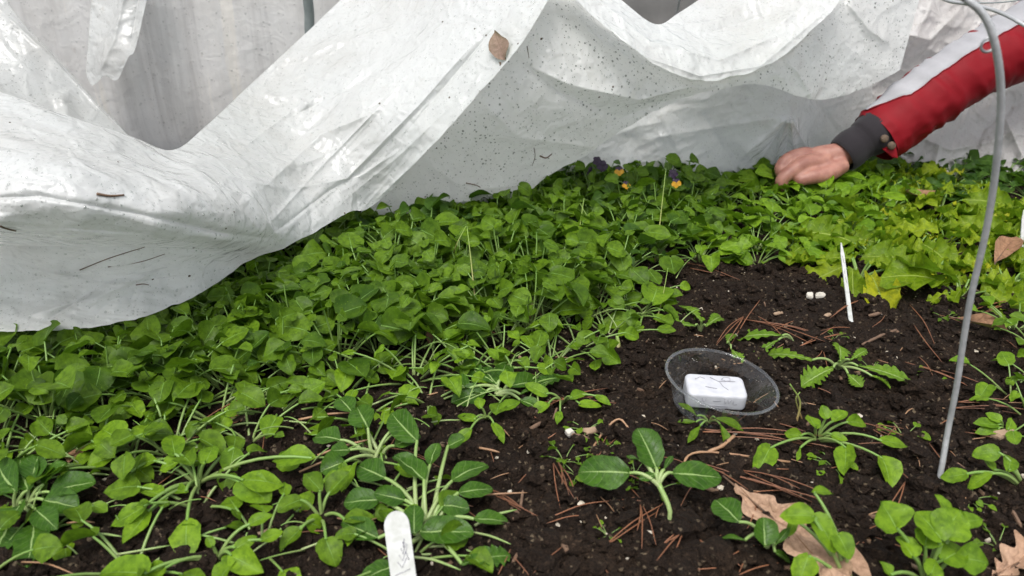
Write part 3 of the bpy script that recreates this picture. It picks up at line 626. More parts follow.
# shoots, dead stalks
def shoot(pts, r, label, name='grass_shoot', rb=None, m='shoot'):
    b = G(*pts[0]); W = [b] + [G(px, py, z * .01) for px, py, z in pts[1:]]
    mb = MB(); Q = spline(W, 14); tube(mb, Q, [(rb or r) * (1 - .55 * k / 14) if k > 2 else (rb or r) for k in range(15)], 6)
    o = mb.build(name, M[m], None, b); o.location = b; tag(o, label, 'shoot'); return o
shoot([(655, 262), (660, 222, 5), (666, 168, 9.5)], .0011, 'tall pale straight shoot nearest the yellow and purple flowers')
shoot([(574, 268), (578, 240, 4), (584, 198, 8)], .0012, 'straight green shoot rising from the middle of the dense patch')
shoot([(588, 262), (592, 230, 4), (580, 203, 7)], .0009, 'thin shoot leaning against the straight one in mid patch')
shoot([(478, 330), (472, 270, 5), (467, 226, 8)], .0011, 'upright half of the folded green shoot in the patch')
shoot([(448, 272), (456, 246, 6), (466, 226, 7.8)], .0009, 'folded down tip of the bent green shoot')
shoot([(531, 328), (532, 305, 1.5), (528, 290, 3)], .0022, 'brown sheathed bulb neck poking out at the patch edge', 'bulb_neck', .003)
shoot([(617, 352), (618, 344, .8), (617, 336, 1.6)], .0035, 'short yellow brown stub standing in soil left of the cup', 'plant_stub', .0038, 'shoot')
shoot([(655, 325), (662, 300, 1.8), (668, 268, 4)], .0008, 'thin stalk bending at the right end of the dense patch')
shoot([(796, 424), (800, 402, 2), (790, 384, 4)], .0012, 'thin green blade leaning by the right side of the cup')
shoot([(802, 420), (796, 400, 2), (800, 392, 2.6)], .0009, 'short green blade beside the thin leaning one')

# violas
def flower(t, c, size, face, both=True):
    f = Vector(face).normalized(); up = Vector((0, 0, 1)); up = (up - f * up.dot(f)).normalized(); x = up.cross(f)
    fo = None
    for k, (a, col) in enumerate([(60, 'petal_p'), (120, 'petal_p'), (195, 'petal_y'), (270, 'petal_y'), (345, 'petal_y')]):
        a = rad(a); d = x * math.cos(a) + up * math.sin(a); mb = MB()
        leaf(mb, Vector(c) + f * (.0006 * k), d, f, size * .62, size * .6, 'round', .1, .1, .06)
        mb.build('petal', M[col] if both else M['petal_p'], t, t['o'])
def viola(base, fl, label, n, sp, h):
    b = G(*base); t = empty('viola', b, label, 'flower'); t['o'] = (b.x, b.y, b.z)
    A = MB(); B = MB()
    for ml, ms in rosette_parts(n, .015, h, sp, .013, .75, 'spade', .6, .0008): A.add(ml.v, ml.f, ml.uv); B.add(ms.v, ms.f, ms.uv)
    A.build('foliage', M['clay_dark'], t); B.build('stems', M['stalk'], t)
    for (px, py, z, s, both) in fl:
        c = G(px, py, z * .01); ms = MB(); stalk(ms, b, c, .001, .0007, .3); ms.build('flower_stalk', M['stalk'], t, b)
        flower(t, c, s, (.15, -1, .35), both)
    del t['o']; return t
viola((603, 196), [(602, 166, 7.4, .015, False), (619, 171, 7.2, .012, True), (597, 161, 8.0, .012, False), (626, 185, 6.5, .010, True)], 'dark bushy viola with purple and yellow flowers, the left one', 46, .075, .075)
viola((576, 195), [(592, 172, 6, .014, False)], 'leafy dark viola bush tucked under the edge of the wet plastic', 60, .085, .085)
viola((677, 200), [(673, 174, 7.3, .012, False), (676, 183, 7.0, .012, True)], 'viola with one purple and yellow bloom right of the tall pale shoot', 36, .06, .05)

# ------------------------------------------------------------------ litter
NG = 0
def needle(a, b, z=.15, m='needle', r=.0005, label='orange brown pine needle lying on the dark soil', group='pine needles on the soil', fork=True):
    A = G(a[0], a[1], z * .01 + .001); B = G(b[0], b[1], z * .01 + .001 + random.uniform(0, .003)); o3 = []
    t = MB()
    for k in range(random.choice((1, 2, 3)) if fork else 1):
        off = Vector((random.uniform(-1, 1), random.uniform(-1, 1), random.uniform(.0, .6))) * (.015 if k else 0)
        mid = (A + B) / 2 + Vector((random.uniform(-1, 1), random.uniform(-1, 1), .7)) * .05 * (B - A).length
        tube(t, spline([A, mid + off * .5, B + off], 8), [r, r, r, r, r, r, r * .9, r * .7, r * .3], 5)
    nm = 'loose_stem' if 'stem' in label else 'pine_needle'; o = t.build(nm, M[m], None, A); o.location = A; tag(o, label, nm.replace('_', ' '), group); return o
for a, b in [((500, 335), (486, 335)), ((484, 422), (494, 462)), ((540, 408), (608, 388)), ((545, 402), (606, 396)), ((560, 398), (622, 404)), ((553, 462), (560, 508)), ((558, 462), (578, 500)), ((494, 495), (527, 514)), ((492, 490), (520, 508)), ((551, 517), (620, 500)), ((620, 500), (655, 496)), ((600, 550), (660, 510)),
             ((608, 470), (640, 498)), ((545, 440), (556, 433)), ((640, 500), (656, 545)), ((590, 470), (600, 440)), ((760, 300), (728, 350)), ((750, 312), (790, 345)), ((748, 320), (842, 344)), ((800, 346), (846, 332)), ((744, 316), (716, 345)), ((910, 305), (935, 345)), ((914, 325), (942, 362)), ((905, 362), (966, 384)), ((920, 366), (972, 388)), ((738, 318), (812, 344)),
             ((690, 428), (790, 440)), ((700, 432), (808, 436)), ((720, 436), (812, 446)), ((764, 420), (812, 434)), ((958, 402), (1024, 410)), ((950, 408), (1020, 414)), ((960, 412), (940, 424)), ((845, 420), (890, 440)), ((860, 424), (888, 434)), ((715, 470), (790, 492)), ((728, 474), (800, 498)), ((740, 470), (812, 502)), ((690, 460), (760, 484)), ((880, 450), (910, 480)), ((905, 482), (892, 520)), ((840, 540), (880, 524)),
             ((182, 436), (262, 408)), ((178, 440), (264, 414)), ((205, 432), (268, 404)), ((70, 462), (110, 440)), ((682, 262), (740, 280)), ((690, 268), (725, 276)), ((860, 300), (830, 318)), ((885, 280), (900, 300)), ((1024, 300), (968, 322)), ((1010, 440), (980, 436)), ((270, 405), (262, 455)), ((300, 512), (325, 505)), ((270, 516), (268, 545)), ((935, 560), (890, 545)), ((760, 545), (738, 575)), ((700, 540), (720, 560)), ((662, 545), (690, 530)), ((684, 530), (672, 560)), ((440, 500), (480, 520))]:
    needle(a, b)
for k in range(70):
    px = random.uniform(500, 1020); py = random.uniform(330, 570); an = random.uniform(0, 3.14); l = random.uniform(6, 34)
    needle((px, py), (px + l * math.cos(an), py + l * .6 * math.sin(an)), .1, 'needle2', random.uniform(.00035, .0006), 'dull tan dry needle half sunk in the dark soil', 'dull dry needles', False)
for k in range(60):
    px = random.uniform(500, 1020) if k < 48 else random.uniform(120, 480); py = random.uniform(262, 572) if k < 48 else random.uniform(400, 565); an = random.uniform(0, 3.14); l = random.uniform(18, 52) * (py / 480)
    if 650 < px < 790 and 335 < py < 425: continue
    needle((px, py), (px + l * math.cos(an), py + l * .6 * math.sin(an)), .3, 'needle', .00042, 'thin reddish pine needle lying singly on soil or leaves', 'single reddish pine needles', False)
def twig(pts, r, label, m='needle2'):
    b = G(*pts[0]); W = [b] + [G(px, py, z * .01) for px, py, z in pts[1:]]
    mb = MB(); tube(mb, spline(W, 12), [r * (1 + .2 * math.sin(k * 2.3)) for k in range(13)], 6)
    o = mb.build('twig', M[m], None, b); o.location = b; tag(o, label, 'twig')
twig([(590, 452), (605, 430, .8), (619, 419, 1.4), (630, 430, .5)], .0009, 'thin bent tan twig arching over soil above the seedling')
twig([(790, 462), (700, 452, .8), (680, 470, .4)], .0010, 'pale stick under the sprawling plant below the cup')
twig([(700, 455), (722, 446, .6), (734, 436, .8)], .0016, 'light brown stick by the lower left of the cup')
twig([(252, 538), (290, 520, .4), (318, 504, .5)], .0019, 'thick pale stick lying in the left foreground', 'chip2')
twig([(862, 538), (900, 560, .4), (945, 580, .3)], .0018, 'greyish stick leading to the bottom right corner', 'chip2')
twig([(862, 345), (880, 336, .6), (896, 330, .5)], .0016, 'short dark stick on soil behind the mizuna', 'chip')
for k in range(46):  # loose plant stems strewn over the left foreground
    px = random.uniform(20, 480); py = random.uniform(400, 565); an = random.uniform(-.6, .8); l = random.uniform(20, 60)
    needle((px, py), (px + l * math.cos(an), py - l * .7 * math.sin(an)), random.uniform(.1, 1.2), 'stalk_pale' if k % 3 else 'needle2', random.uniform(.0006, .0012), 'loose pale stem lying among the plants of the left foreground', 'loose stems in the left foreground', False)
for k in range(120):  # thin bare green stems tangled through the front of the patch
    if k < 84: px = random.uniform(0, 560); py = random.uniform(340, 560) if px < 420 else random.uniform(330, 410)
    else: px = random.uniform(500, 700); py = random.uniform(230, 340)
    an = random.uniform(-.5, 3.6); l = random.uniform(18, 55); z = random.uniform(.6, 2.6)
    A = G(px, py, z * .004); B = G(px + l * math.cos(an), py - l * .6 * math.sin(an), z * .01)
    t = MB(); stalk(t, A, B, .0008, .0004, random.uniform(.1, .7), n=8); o = t.build('tangled_stem', M['stalk'], None, A); o.location = A
    tag(o, 'thin bare stem tangled among the leaves at the front of the patch', 'sprout', 'thin stems tangled in the greens')
for k in range(20):
    while True:
        px = random.uniform(500, 1015); py = random.uniform(310, 565)
        if not (640 < px < 800 and 330 < py < 440): break
    p = PZ(px, py, 0); place(random.choice(lfp), p.x, p.y, random.uniform(.22, .42), 'tiny green seedling sprouting on the open dark soil', 'seedling', 'tiny seedlings on the open soil')
# bark chips and chips of wood
def chip(px, py, L, W, m, an, label, group=None, name='bark_chip', th=.0022):
    b = G(px, py, .0008); mb = MB(); V = []; F = []; nn = 9
    top = []; 
    for k in range(nn):
        a = 2 * math.pi * (k + random.uniform(-.3, .3)) / nn; ca_, sa_ = math.cos(a), math.sin(a); e_ = .45; rr = random.uniform(.6, 1.12)
        top.append((math.copysign(abs(ca_) ** e_, ca_) * L / 2 * rr, math.copysign(abs(sa_) ** e_, sa_) * W / 2 * random.uniform(.55, 1.1)))
    for s, z in ((1.0, 0), (1.04, th * .5), (.86, th)): V += [(x * s, y * s, z + random.uniform(0, th * .25)) for x, y in top]
    for r in range(2):
        for k in range(nn): F.append((r * nn + k, r * nn + (k + 1) % nn, (r + 1) * nn + (k + 1) % nn, (r + 1) * nn + k))
    F.append(tuple(2 * nn + k for k in range(nn))); mb.add(V, F)
    o = mb.build(name, m, smooth=False); o.location = b; o.rotation_euler = (random.uniform(-.25, .25), random.uniform(-.25, .25), an); tag(o, label, 'wood chip', group)
for k in range(44):
    while True:
        px = random.uniform(500, 1020); py = random.uniform(290, 572)
        if not (655 < px < 790 and 335 < py < 425): break
    chip(px, py, random.uniform(.005, .018), random.uniform(.002, .005), M['chip'] if random.random() < .72 else M['chip2'], random.uniform(0, 3.14), 'small brown bark chip lying on the open dark soil', 'bark chips on the soil')
for k in range(22):
    px = random.uniform(60, 500); py = random.uniform(440, 572)
    chip(px, py, random.uniform(.006, .014), random.uniform(.003, .007), M['chip'], random.uniform(0, 3.14), 'small brown bark chip on the soil of the left foreground', 'bark chips in the left foreground')
M['stone'] = simple('pale_stone', (.42, .39, .33), (.55, .52, .46), 120, .75, .3)
chip(820, 297, .014, .012, M['stone'], .2, 'pale round flat stone, the right one of a touching pair', name='pebble', th=.004)
chip(809, 297, .011, .010, M['stone'], 1.2, 'pale round flat stone, the left one of a touching pair', name='pebble', th=.004)
chip(828, 316, .012, .006, M['chip2'], .6, 'tan flake on soil between the stones and the cup', name='wood_flake')
chip(779, 314, .013, .005, M['chip2'], .1, 'tan flake on soil left of the stones', name='wood_flake')
chip(594, 431, .022, .010, M['chip2'], .3, 'large pale wood flake beside the bent tan twig', name='wood_flake')
chip(1004, 438, .026, .010, M['chip2'], .1, 'orange brown wood block next to the tiny seedling', name='wood_flake', th=.006)
chip(570, 434, .008, .007, M['stone'], .3, 'small pinkish pebble by the orange needles', name='pebble', th=.004)
chip(478, 419, .008, .006, M['stone'], .9, 'small cream pebble under the central plants', name='pebble', th=.004)
def dryleaf(a, b, W, m, label, z0=.3, z1=.4, kind='oak', bend=-.04, cup=.5, tw=0, name='dry_oak_leaf'):
    A = G(a[0], a[1], z0 * .01 + .002); B = G(b[0], b[1], z1 * .01 + .002); mb = MB()
    leaf(mb, A, B - A, (0, -.2, 1), (B - A).length, W, kind, bend, cup, .08, tw)
    st = MB(); tube(st, [A - (B - A) * .12, A, A + (B - A) * .5], [.0008, .0009, .0006], 5)
    t = empty(name, A, label, 'dead leaf'); mb.build('blade', m, t, A); st.build('leaf_stalk', M['chip'], t, A)
dryleaf((735, 486), (856, 590), .050, M['oak'], 'pinkish tan dry oak leaf lying in the lower right foreground', .6, .8, bend=-.10, cup=.25)
dryleaf((812, 520), (872, 588), .018, M['oak'], 'narrow curled dry leaf beneath the leggy plant', .3, .4, 'lance')
dryleaf((992, 578), (1045, 548), .03, M['oak'], 'tan dry leaf cut by the bottom right corner', .3, .6)
dryleaf((955, 318), (1012, 330), .020, M['deadleaf'], 'curled brown dead leaf right of the hoop at the lettuce edge', .8, .6, 'lance', .1, .9)
dryleaf((996, 262), (1012, 238), .030, M['deadleaf'], 'rusty dead leaf among the yellow green lettuces', 1.5, 2.5, 'lance')
dryleaf((430, 345), (440, 330), .018, M['deadleaf'], 'small dark dead leaf at the front of the dense patch', 1, 2.0, 'round')
dryleaf((905, 192), (930, 200), .04, M['deadleaf'], 'brown dead leaf behind the lettuces', 1.6, 2, 'lance')
dryleaf((88, 440), (70, 462), .03, M['deadleaf'], 'dull brown dead leaf behind the bottom left rosette', .4, .5, 'lance')

# ------------------------------------------------------------------ plant markers
def marker(base, top, wb, wt, zt, label, pointed=True, strokes=None, th=.0012):
    b = G(*base); p = G(top[0], top[1], zt * .01); ax = (p - b); L = ax.length; ax.normalize()
    fr = Vector((0, -1, .4)); fr = (fr - ax * fr.dot(ax)).normalized(); x = ax.cross(fr)
    t = empty('plant_marker', b, label, 'plant label'); O = []
    n = 40; rf = .15 if pointed else wt / 2 / L
    for k in range(n + 1):
        v = k / n if pointed else (k / 20 * (1 - rf) if k <= 20 else 1 - rf * math.cos(rad(90) * (k - 20) / 20) if k > 20 else 0); v = v if pointed or k <= 20 else 1 - rf * (1 - math.sin(rad(90) * (k - 20) / 20)); w = wb + (wt - wb) * v
        if v > 1 - rf: w *= math.sqrt(max(.0004, 1 - ((v - 1 + rf) / rf) ** 2)) if not pointed else 1 - (v - .85) / .15 * .75
        O.append((w / 2, -0.012 + v * (L + .012)))
    V = []; F = []; m = len(O)
    for s, zz in ((1, th / 2), (-1, -th / 2)):
        for w, y in O: V.append(ax * y + x * w + fr * zz)
        for w, y in O: V.append(ax * y - x * w + fr * zz)
    for k in range(m - 1):
        F += [(k, k + 1, m + k + 1, m + k), (2 * m + k + 1, 2 * m + k, 3 * m + k, 3 * m + k + 1), (k + 1, k, 2 * m + k, 2 * m + k + 1), (m + k, m + k + 1, 3 * m + k + 1, 3 * m + k)]
    F += [(m - 1, 2 * m - 1, 4 * m - 1, 3 * m - 1)]
    mb = MB(); mb.add(V, F); mb.build('blade', M['tagp'], t, smooth=False)
    if strokes:
        sm = MB()
        for s in strokes: tube(sm, [ax * (v * L) + x * (u * wt) + fr * (th / 2 + .0002) for u, v in s], .00028, 4)
        sm.build('handwriting', M['ink'], t)
    return t
marker((412, 640), (395, 511), .0155, .0165, 5.5, 'large white rounded plant marker in the bottom foreground', False,
       [[(-.15 + .1 * k, .60 + .05 * k), (.0 + .05 * k, .55 + .05 * k), (.22, .62 + .05 * k)] for k in range(4)] + [[(.3, .60), (.22, .66), (.3, .72), (.18, .74)], [(-.3, .50), (.3, .53)], [(-.2, .42), (-.05, .46), (.1, .42), (.25, .46)]])
marker((850, 315), (841, 243), .005, .0045, 4.8, 'narrow white plant marker standing in soil before the lettuces', True, [[(-.2, .8), (.1, .7)], [(.1, .62), (-.1, .55)], [(-.1, .5), (.2, .42)]])
marker((1020, 268), (1024, 210), .005, .0045, 4.5, 'white plant marker at the right edge among the lettuces')
marker((788, 190), (791, 142), .005, .005, 5.5, 'pale plant marker just left of the reaching hand against the plastic')

# ------------------------------------------------------------------ cup with block
cb = G(712, 408, .0); 
t = empty('clear_cup', cb, 'round clear plastic tub tilted on bare soil with a white block inside', 'tub')
t.rotation_euler = (rad(3), rad(9), 0); t.scale = (1.02, 1.02, .88)
def lathe(mb, prof_, n=72, a0=0, wob=0):
    V = []; F = []
    for r, z in prof_:
        for k in range(n):
            a = 2 * math.pi * k / n; rr = r * (1 + wob * math.sin(2 * a + 1)); V.append((rr * math.cos(a), rr * math.sin(a), z))
    for i in range(len(prof_) - 1):
        for k in range(n): F.append((i * n + k, i * n + (k + 1) % n, (i + 1) * n + (k + 1) % n, (i + 1) * n + k))
    mb.add(V, F)
mb = MB(); lathe(mb, [(.0005, .003), (.02, .0035), (.031, .002), (.0335, .000), (.036, .003), (.0375, .008), (.042, .022), (.0455, .033), (.0465, .0352)], wob=.012); mb.build('wall', M['cup'], t)
mb = MB(); lathe(mb, [(.0470, .0352), (.0495, .0350), (.0503, .0357), (.0500, .0368), (.0490, .0373), (.0474, .0370), (.0470, .0352)], wob=.012)
M['rim'] = M['cup'].copy(); M['rim'].name = 'cup_rim_plastic'
mb.build('rim', M['rim'], t)
# rounded block: top face with fold marks
def rbox(mb, sx, sy, sz, r, m=0, n=4):
    V = []; F = []; 
    def ring(ins, z):
        out = []
        for cx, cy, a0 in ((1, 1, 0), (-1, 1, 90), (-1, -1, 180), (1, -1, 270)):
            for k in range(n + 1):
                a = rad(a0 + 90 * k / n); out.append((cx * (sx / 2 - r) + math.cos(a) * (r - ins), cy * (sy / 2 - r) + math.sin(a) * (r - ins), z))
        return out
    e = min(r, sz / 2) * .45; rings = []
    for k in range(5): a = rad(90 * k / 4); rings.append(ring(e * (1 - math.sin(a)), e * (1 - math.cos(a))))
    for k in range(5): a = rad(90 * k / 4); rings.append(ring(e * (1 - math.cos(a)), sz - e * (1 - math.sin(a))))
    m_ = len(rings[0])
    for R in rings: V += R
    for i in range(len(rings) - 1):
        for k in range(m_): F.append((i * m_ + k, i * m_ + (k + 1) % m_, (i + 1) * m_ + (k + 1) % m_, (i + 1) * m_ + k))
    F.append(tuple(range(m_))[::-1]); F.append(tuple((len(rings) - 1) * m_ + k for k in range(m_))); mb.add(V, F, None, m)
bl = PZ(713, 399, .010); t = empty('white_block', bl, 'white rounded plastic block with faded handwriting inside the clear tub', 'block', rz=rad(-8))
t.rotation_euler = (rad(6), rad(2), rad(-4))
mb = MB(); rbox(mb, .053, .031, .0165, .006); mb.build('body', M['white'], t)
sm = MB(); z = .0168
for s in [[(-.018, .006), (-.013, .010), (-.009, .008)], [(-.004, .010), (.004, .004), (.006, -.002), (.010, -.007)], [(.006, .008), (.009, .012), (.014, .011), (.014, .007), (.009, .006), (.006, .008)], [(.004, .005), (.018, .006)], [(-.010, -.004), (.0, -.006)]]:
    tube(sm, [(x, y, z) for x, y in s], .0003, 4)
for s in [[(.006, .013), (.007, .008), (.009, .013), (.010, .008), (.012, .013)], [(.014, .013), (.014, .008), (.0175, .008)], [(-.014, .013), (-.012, .009), (-.010, .013)], [(-.004, .010), (.003, .011)], [(-.016, .005), (.010, .005)]]:
    tube(sm, [(x, -.0157, zz) for x, zz in s], .0003, 4)
sm.build('handwriting', M['ink'], t)

# ------------------------------------------------------------------ hoops and wires
def hoop(W, r, m, label, name='metal_hoop', n=60, cat='hoop', extra=None):
    b = Vector(W[0]); mb = MB(); Q = spline(W, n); tube(mb, Q, r, 14)
    if extra:
        t = empty(name, b, label, cat); mb.build('tube', m, t, b); extra(t, b); return t
    o = mb.build(name, m, None, b); o.location = b; tag(o, label, cat); return o
g0 = PD(937, 488, .615)
def clip(t, b):
    c = PD(988, 45, .452); mb = MB()
    tube(mb, [c + Vector((.004 * math.cos(a), 0, .004 * math.sin(a))) for a in [k * math.pi / 6 for k in range(13)]], .0009, 6); mb.build('eyelet', M['steel'], t, b)
hoop([g0 + Vector((-.004, .0, -.05)), g0, PD(948, 430, .605), PD(957, 384, .585), PD(964, 337, .565), PD(972, 292, .545), PD(985, 236, .52), PD(993, 190, .50), PD(998, 148, .482), PD(1001, 105, .466), PD(999, 67, .452), PD(992, 33, .443), PD(982, 13, .44), PD(966, -1, .44), PD(940, -18, .45), Vector((.24, .62, .405)), Vector((.28, 1.0, .45)), Vector((.30, 1.38, .36)), Vector((.30, 1.52, .2)), Vector((.30, 1.55, -.03))], .0022, M['steel'],
     'grey galvanised metal hoop curving up from the soil on the right', extra=clip, n=150)
hoop([PD(925, -12, .62), PD(946, 0, .60), PD(968, 4, .58), PD(996, 11, .56), PD(1024, 25, .54), PD(1080, 60, .52)], .0014, M['steel'], 'thin pale wire crossing behind the top of the hoop', 'wire', 40, 'wire')
hoop([PD(952, -6, .7), PD(972, 2, .7), PD(1005, 2, .7), PD(1050, -5, .7)], .0006, M['darksteel'], 'thin dark wire above the pale one in the top right corner', 'wire', 20, 'wire')
hoop([Vector((-.31, 1.42, -.04)), Vector((-.31, 1.42, .15)), PY(313, 45, 1.38), PY(309, 10, 1.37), PY(306, -20, 1.355), PY(303, -60, 1.32), Vector((-.36, 1.15, .60)), Vector((-.36, .7, .64))], .0085, M['darksteel'], 'dark upright hoop pole behind the white plastic at top left', n=60)
# timber edging behind
mb = MB()
for k, (z0, z1) in enumerate(((.0, .135), (.14, .27))):
    V = [(x, y, z) for x in (-2.4, 2.6) for y in (1.78, 1.82) for z in (z0, z1)]
    mb.add(V, [(0, 1, 3, 2), (4, 6, 7, 5), (0, 4, 5, 1), (2, 3, 7, 6), (1, 5, 7, 3), (0, 2, 6, 4)])
eb = mb.build('timber_edging', M['wood'], None, smooth=False); tag(eb, 'weathered timber edging boards behind the clear wall film', 'edging board')

# ------------------------------------------------------------------ plastic sheets
def tps(C, lam=1e-4):
    C = np.array(C, float); P = C[:, :2] / 100; z = C[:, 2]; n = len(C)
    def phi(r): return np.where(r > 1e-9, r * r * np.log(r + 1e-12), 0)
    K = phi(np.linalg.norm(P[:, None] - P[None], axis=-1)) + lam * np.eye(n); Q = np.c_[np.ones(n), P]
    A = np.block([[K, Q], [Q.T, np.zeros((3, 3))]]); w = np.linalg.solve(A, np.r_[z, 0, 0, 0])
    def f(px, py):
        S = np.stack([px, py], -1).reshape(-1, 2) / 100
        r = phi(np.linalg.norm(S[:, None] - P[None], axis=-1)) @ w[:n] + w[n] + S @ w[n + 1:]
        return r.reshape(px.shape)
    return f
def foldsum(px, py, folds):
    t = np.zeros_like(px)
    for pl, w, amp, mode in folds:
        best = np.full(px.shape, 1e9); sd = np.zeros_like(px); tot = 0
        segs = list(zip(pl[:-1], pl[1:])); Ls = [math.dist(a, b) for a, b in segs]; T = sum(Ls); acc = 0; tp = np.zeros_like(px)
        for (a, b), l in zip(segs, Ls):
            dx, dy = (b[0] - a[0]) / l, (b[1] - a[1]) / l
            s = np.clip((px - a[0]) * dx + (py - a[1]) * dy, 0, l); qx = px - (a[0] + s * dx); qy = py - (a[1] + s * dy)
            d = np.hypot(qx, qy); side = np.sign(qx * dy - qy * dx); k = d < best
            best = np.where(k, d, best); sd = np.where(k, side, sd); tp = np.where(k, (acc + s) / T, tp); acc += l
        env = np.clip(np.minimum(tp, 1 - tp) * 6 + .15, 0, 1)
        if mode == 'r': t -= amp * np.exp(-(best / w) ** 2) * env                 # rounded ridge
        elif mode == 'c': t -= amp * np.exp(-best / w) * env                       # sharp crease standing out
        elif mode == 'v': t += amp * np.exp(-best / w) * env                       # valley crease
        elif mode == 's': t += amp * np.tanh(sd * best / w) * np.exp(-(best / (w * 6)) ** 2) * env   # step: one side behind the other
    return t
def sheet(name, cols, ctrl, folds, m, parent=None, nu=240, nv=150, ripple=(.0, 1, 1, 0), crump=.0012, seed=0, hem=.0):
    """cols: (top pixel, bottom pixel) pairs; the surface gets its own distance from ctrl (pixel, distance y) points"""
    T = np.array(spline([c[0] for c in cols], nu)); B = np.array(spline([c[1] for c in cols], nu))
    v = np.linspace(0, 1, nv + 1)[:, None, None]
    Pp = T[None] * (1 - v) + B[None] * v; px, py = Pp[..., 0], Pp[..., 1]
    e = np.minimum(v[..., 0], 1 - v[..., 0])
    ed = 2.2 * (fbm(px / 16, px * 0 + seed, 3, seed)) * np.exp(-(1 - v[..., 0]) * 14); py = py + ed * 2.2; Pp[..., 1] = py
    Yd = tps(ctrl)(px, py) + foldsum(px, py, folds)
    amp, lx, ly, ang = ripple; ca, sa = math.cos(ang), math.sin(ang)
    a = (px * ca + py * sa); b = (-px * sa + py * ca)
    a2 = a + 14 * fbm(px / 90, py / 90, 2, seed + 3); b2 = b + 26 * fbm(px / 110, py / 110, 2, seed + 5)
    wl = np.clip((px - 190) / 110, 0, 1) if name == 'draped_front' else np.ones_like(px)
    wl = wl * wl * (3 - 2 * wl); Yd = Yd - amp * wl * (ridge(a2 / lx, b2 / ly, 3, seed) - .45)
    if name == 'draped_front': Yd = Yd - amp * .8 * (1 - wl) * (ridge(px / 190 + .3 * fbm(py / 60, px / 90, 2, 3), (py - px * .16) / 27 + 1.2 * fbm(px / 120, py / 80, 2, 8), 3, seed) - .45)
    cr = np.abs(fbm(px / 34, py / 34, 4, seed + 9)); Yd = Yd + crump * 4 * (cr - .12) * (1 + fbm(px / 100, py / 100, 2, seed + 2))
    fine = ridge((a2 + b2 * .5) / 22, (b2 - .4 * a2) / 9, 2, seed + 21); Yd = Yd - crump * .6 * fine
    r0 = (px - 512) / FPX; bb = (288 - py) / FPX; ry = cp + bb * sp; rz = -sp + bb * cp; t = Yd / ry
    Xw = r0 * t; Zw = CH + rz * t; Zw = np.maximum(Zw, .002)
    V = np.stack([Xw, Yd, Zw], -1).reshape(-1, 3)
    ii = np.arange((nu + 1) * (nv + 1)).reshape(nv + 1, nu + 1)
    F = np.stack([ii[:-1, :-1], ii[1:, :-1], ii[1:, 1:], ii[:-1, 1:]], -1).reshape(-1, 4)
    mb = MB(); o3 = parent.location if parent else Vector((0, 0, 0))
    mb.v = (V - np.array(o3)).tolist(); mb.f = F.tolist(); mb.m = [0] * len(F); mb.uv = np.stack([px, py], -1).reshape(-1, 2).tolist()
    o = mb.build(name, m, parent); return o, V.reshape(nv + 1, nu + 1, 3)
rc = empty('row_cover', (-.3, .85, .05), 'large white translucent plastic row cover draped up over the left of the bed', 'plastic sheet')
A_cols = [((-110, 60), (-110, 336)), ((0, 92), (0, 332)), ((60, 113), (70, 330)), ((130, 136), (140, 318)), ((172, 150), (205, 291)), ((206, 126), (246, 262)), ((250, 85), (290, 245)), ((305, 34), (345, 215)), ((352, -10), (378, 202)), ((405, -50), (432, 145)), ((470, -60), (482, 90)), ((520, -60), (524, 40)), ((560, -60), (560, -20))]
A_ctrl = [(-110, 336, .62), (0, 332, .635), (70, 330, .65), (140, 318, .68), (205, 291, .74), (246, 262, .80), (290, 245, .84), (342, 216, .92), (378, 202, .98),
          (-110, 262, .66), (0, 262, .675), (80, 262, .68), (160, 262, .71), (215, 262, .76),
          (-110, 228, .585), (0, 228, .60), (80, 232, .615), (160, 236, .65), (225, 240, .72), (262, 238, .78),
          (-110, 170, .60), (0, 180, .60), (90, 185, .62), (180, 195, .68), (240, 205, .76),
          (-110, 60, .76), (0, 95, .74), (60, 115, .74), (130, 138, .77), (172, 150, .81),
          (206, 126, .91), (250, 86, 1.06), (300, 40, 1.14), (352, 0, 1.20), (260, 170, .88), (300, 150, .98), (300, 200, .90), (350, 100, 1.02), (400, 60, 1.05), (350, 180, .965),
          (450, 0, 1.08), (405, -50, 1.2), (430, 145, .955), (480, 92, .95), (520, 40, .955), (545, 0, .975), (560, -50, 1.0), (470, -60, 1.12)]
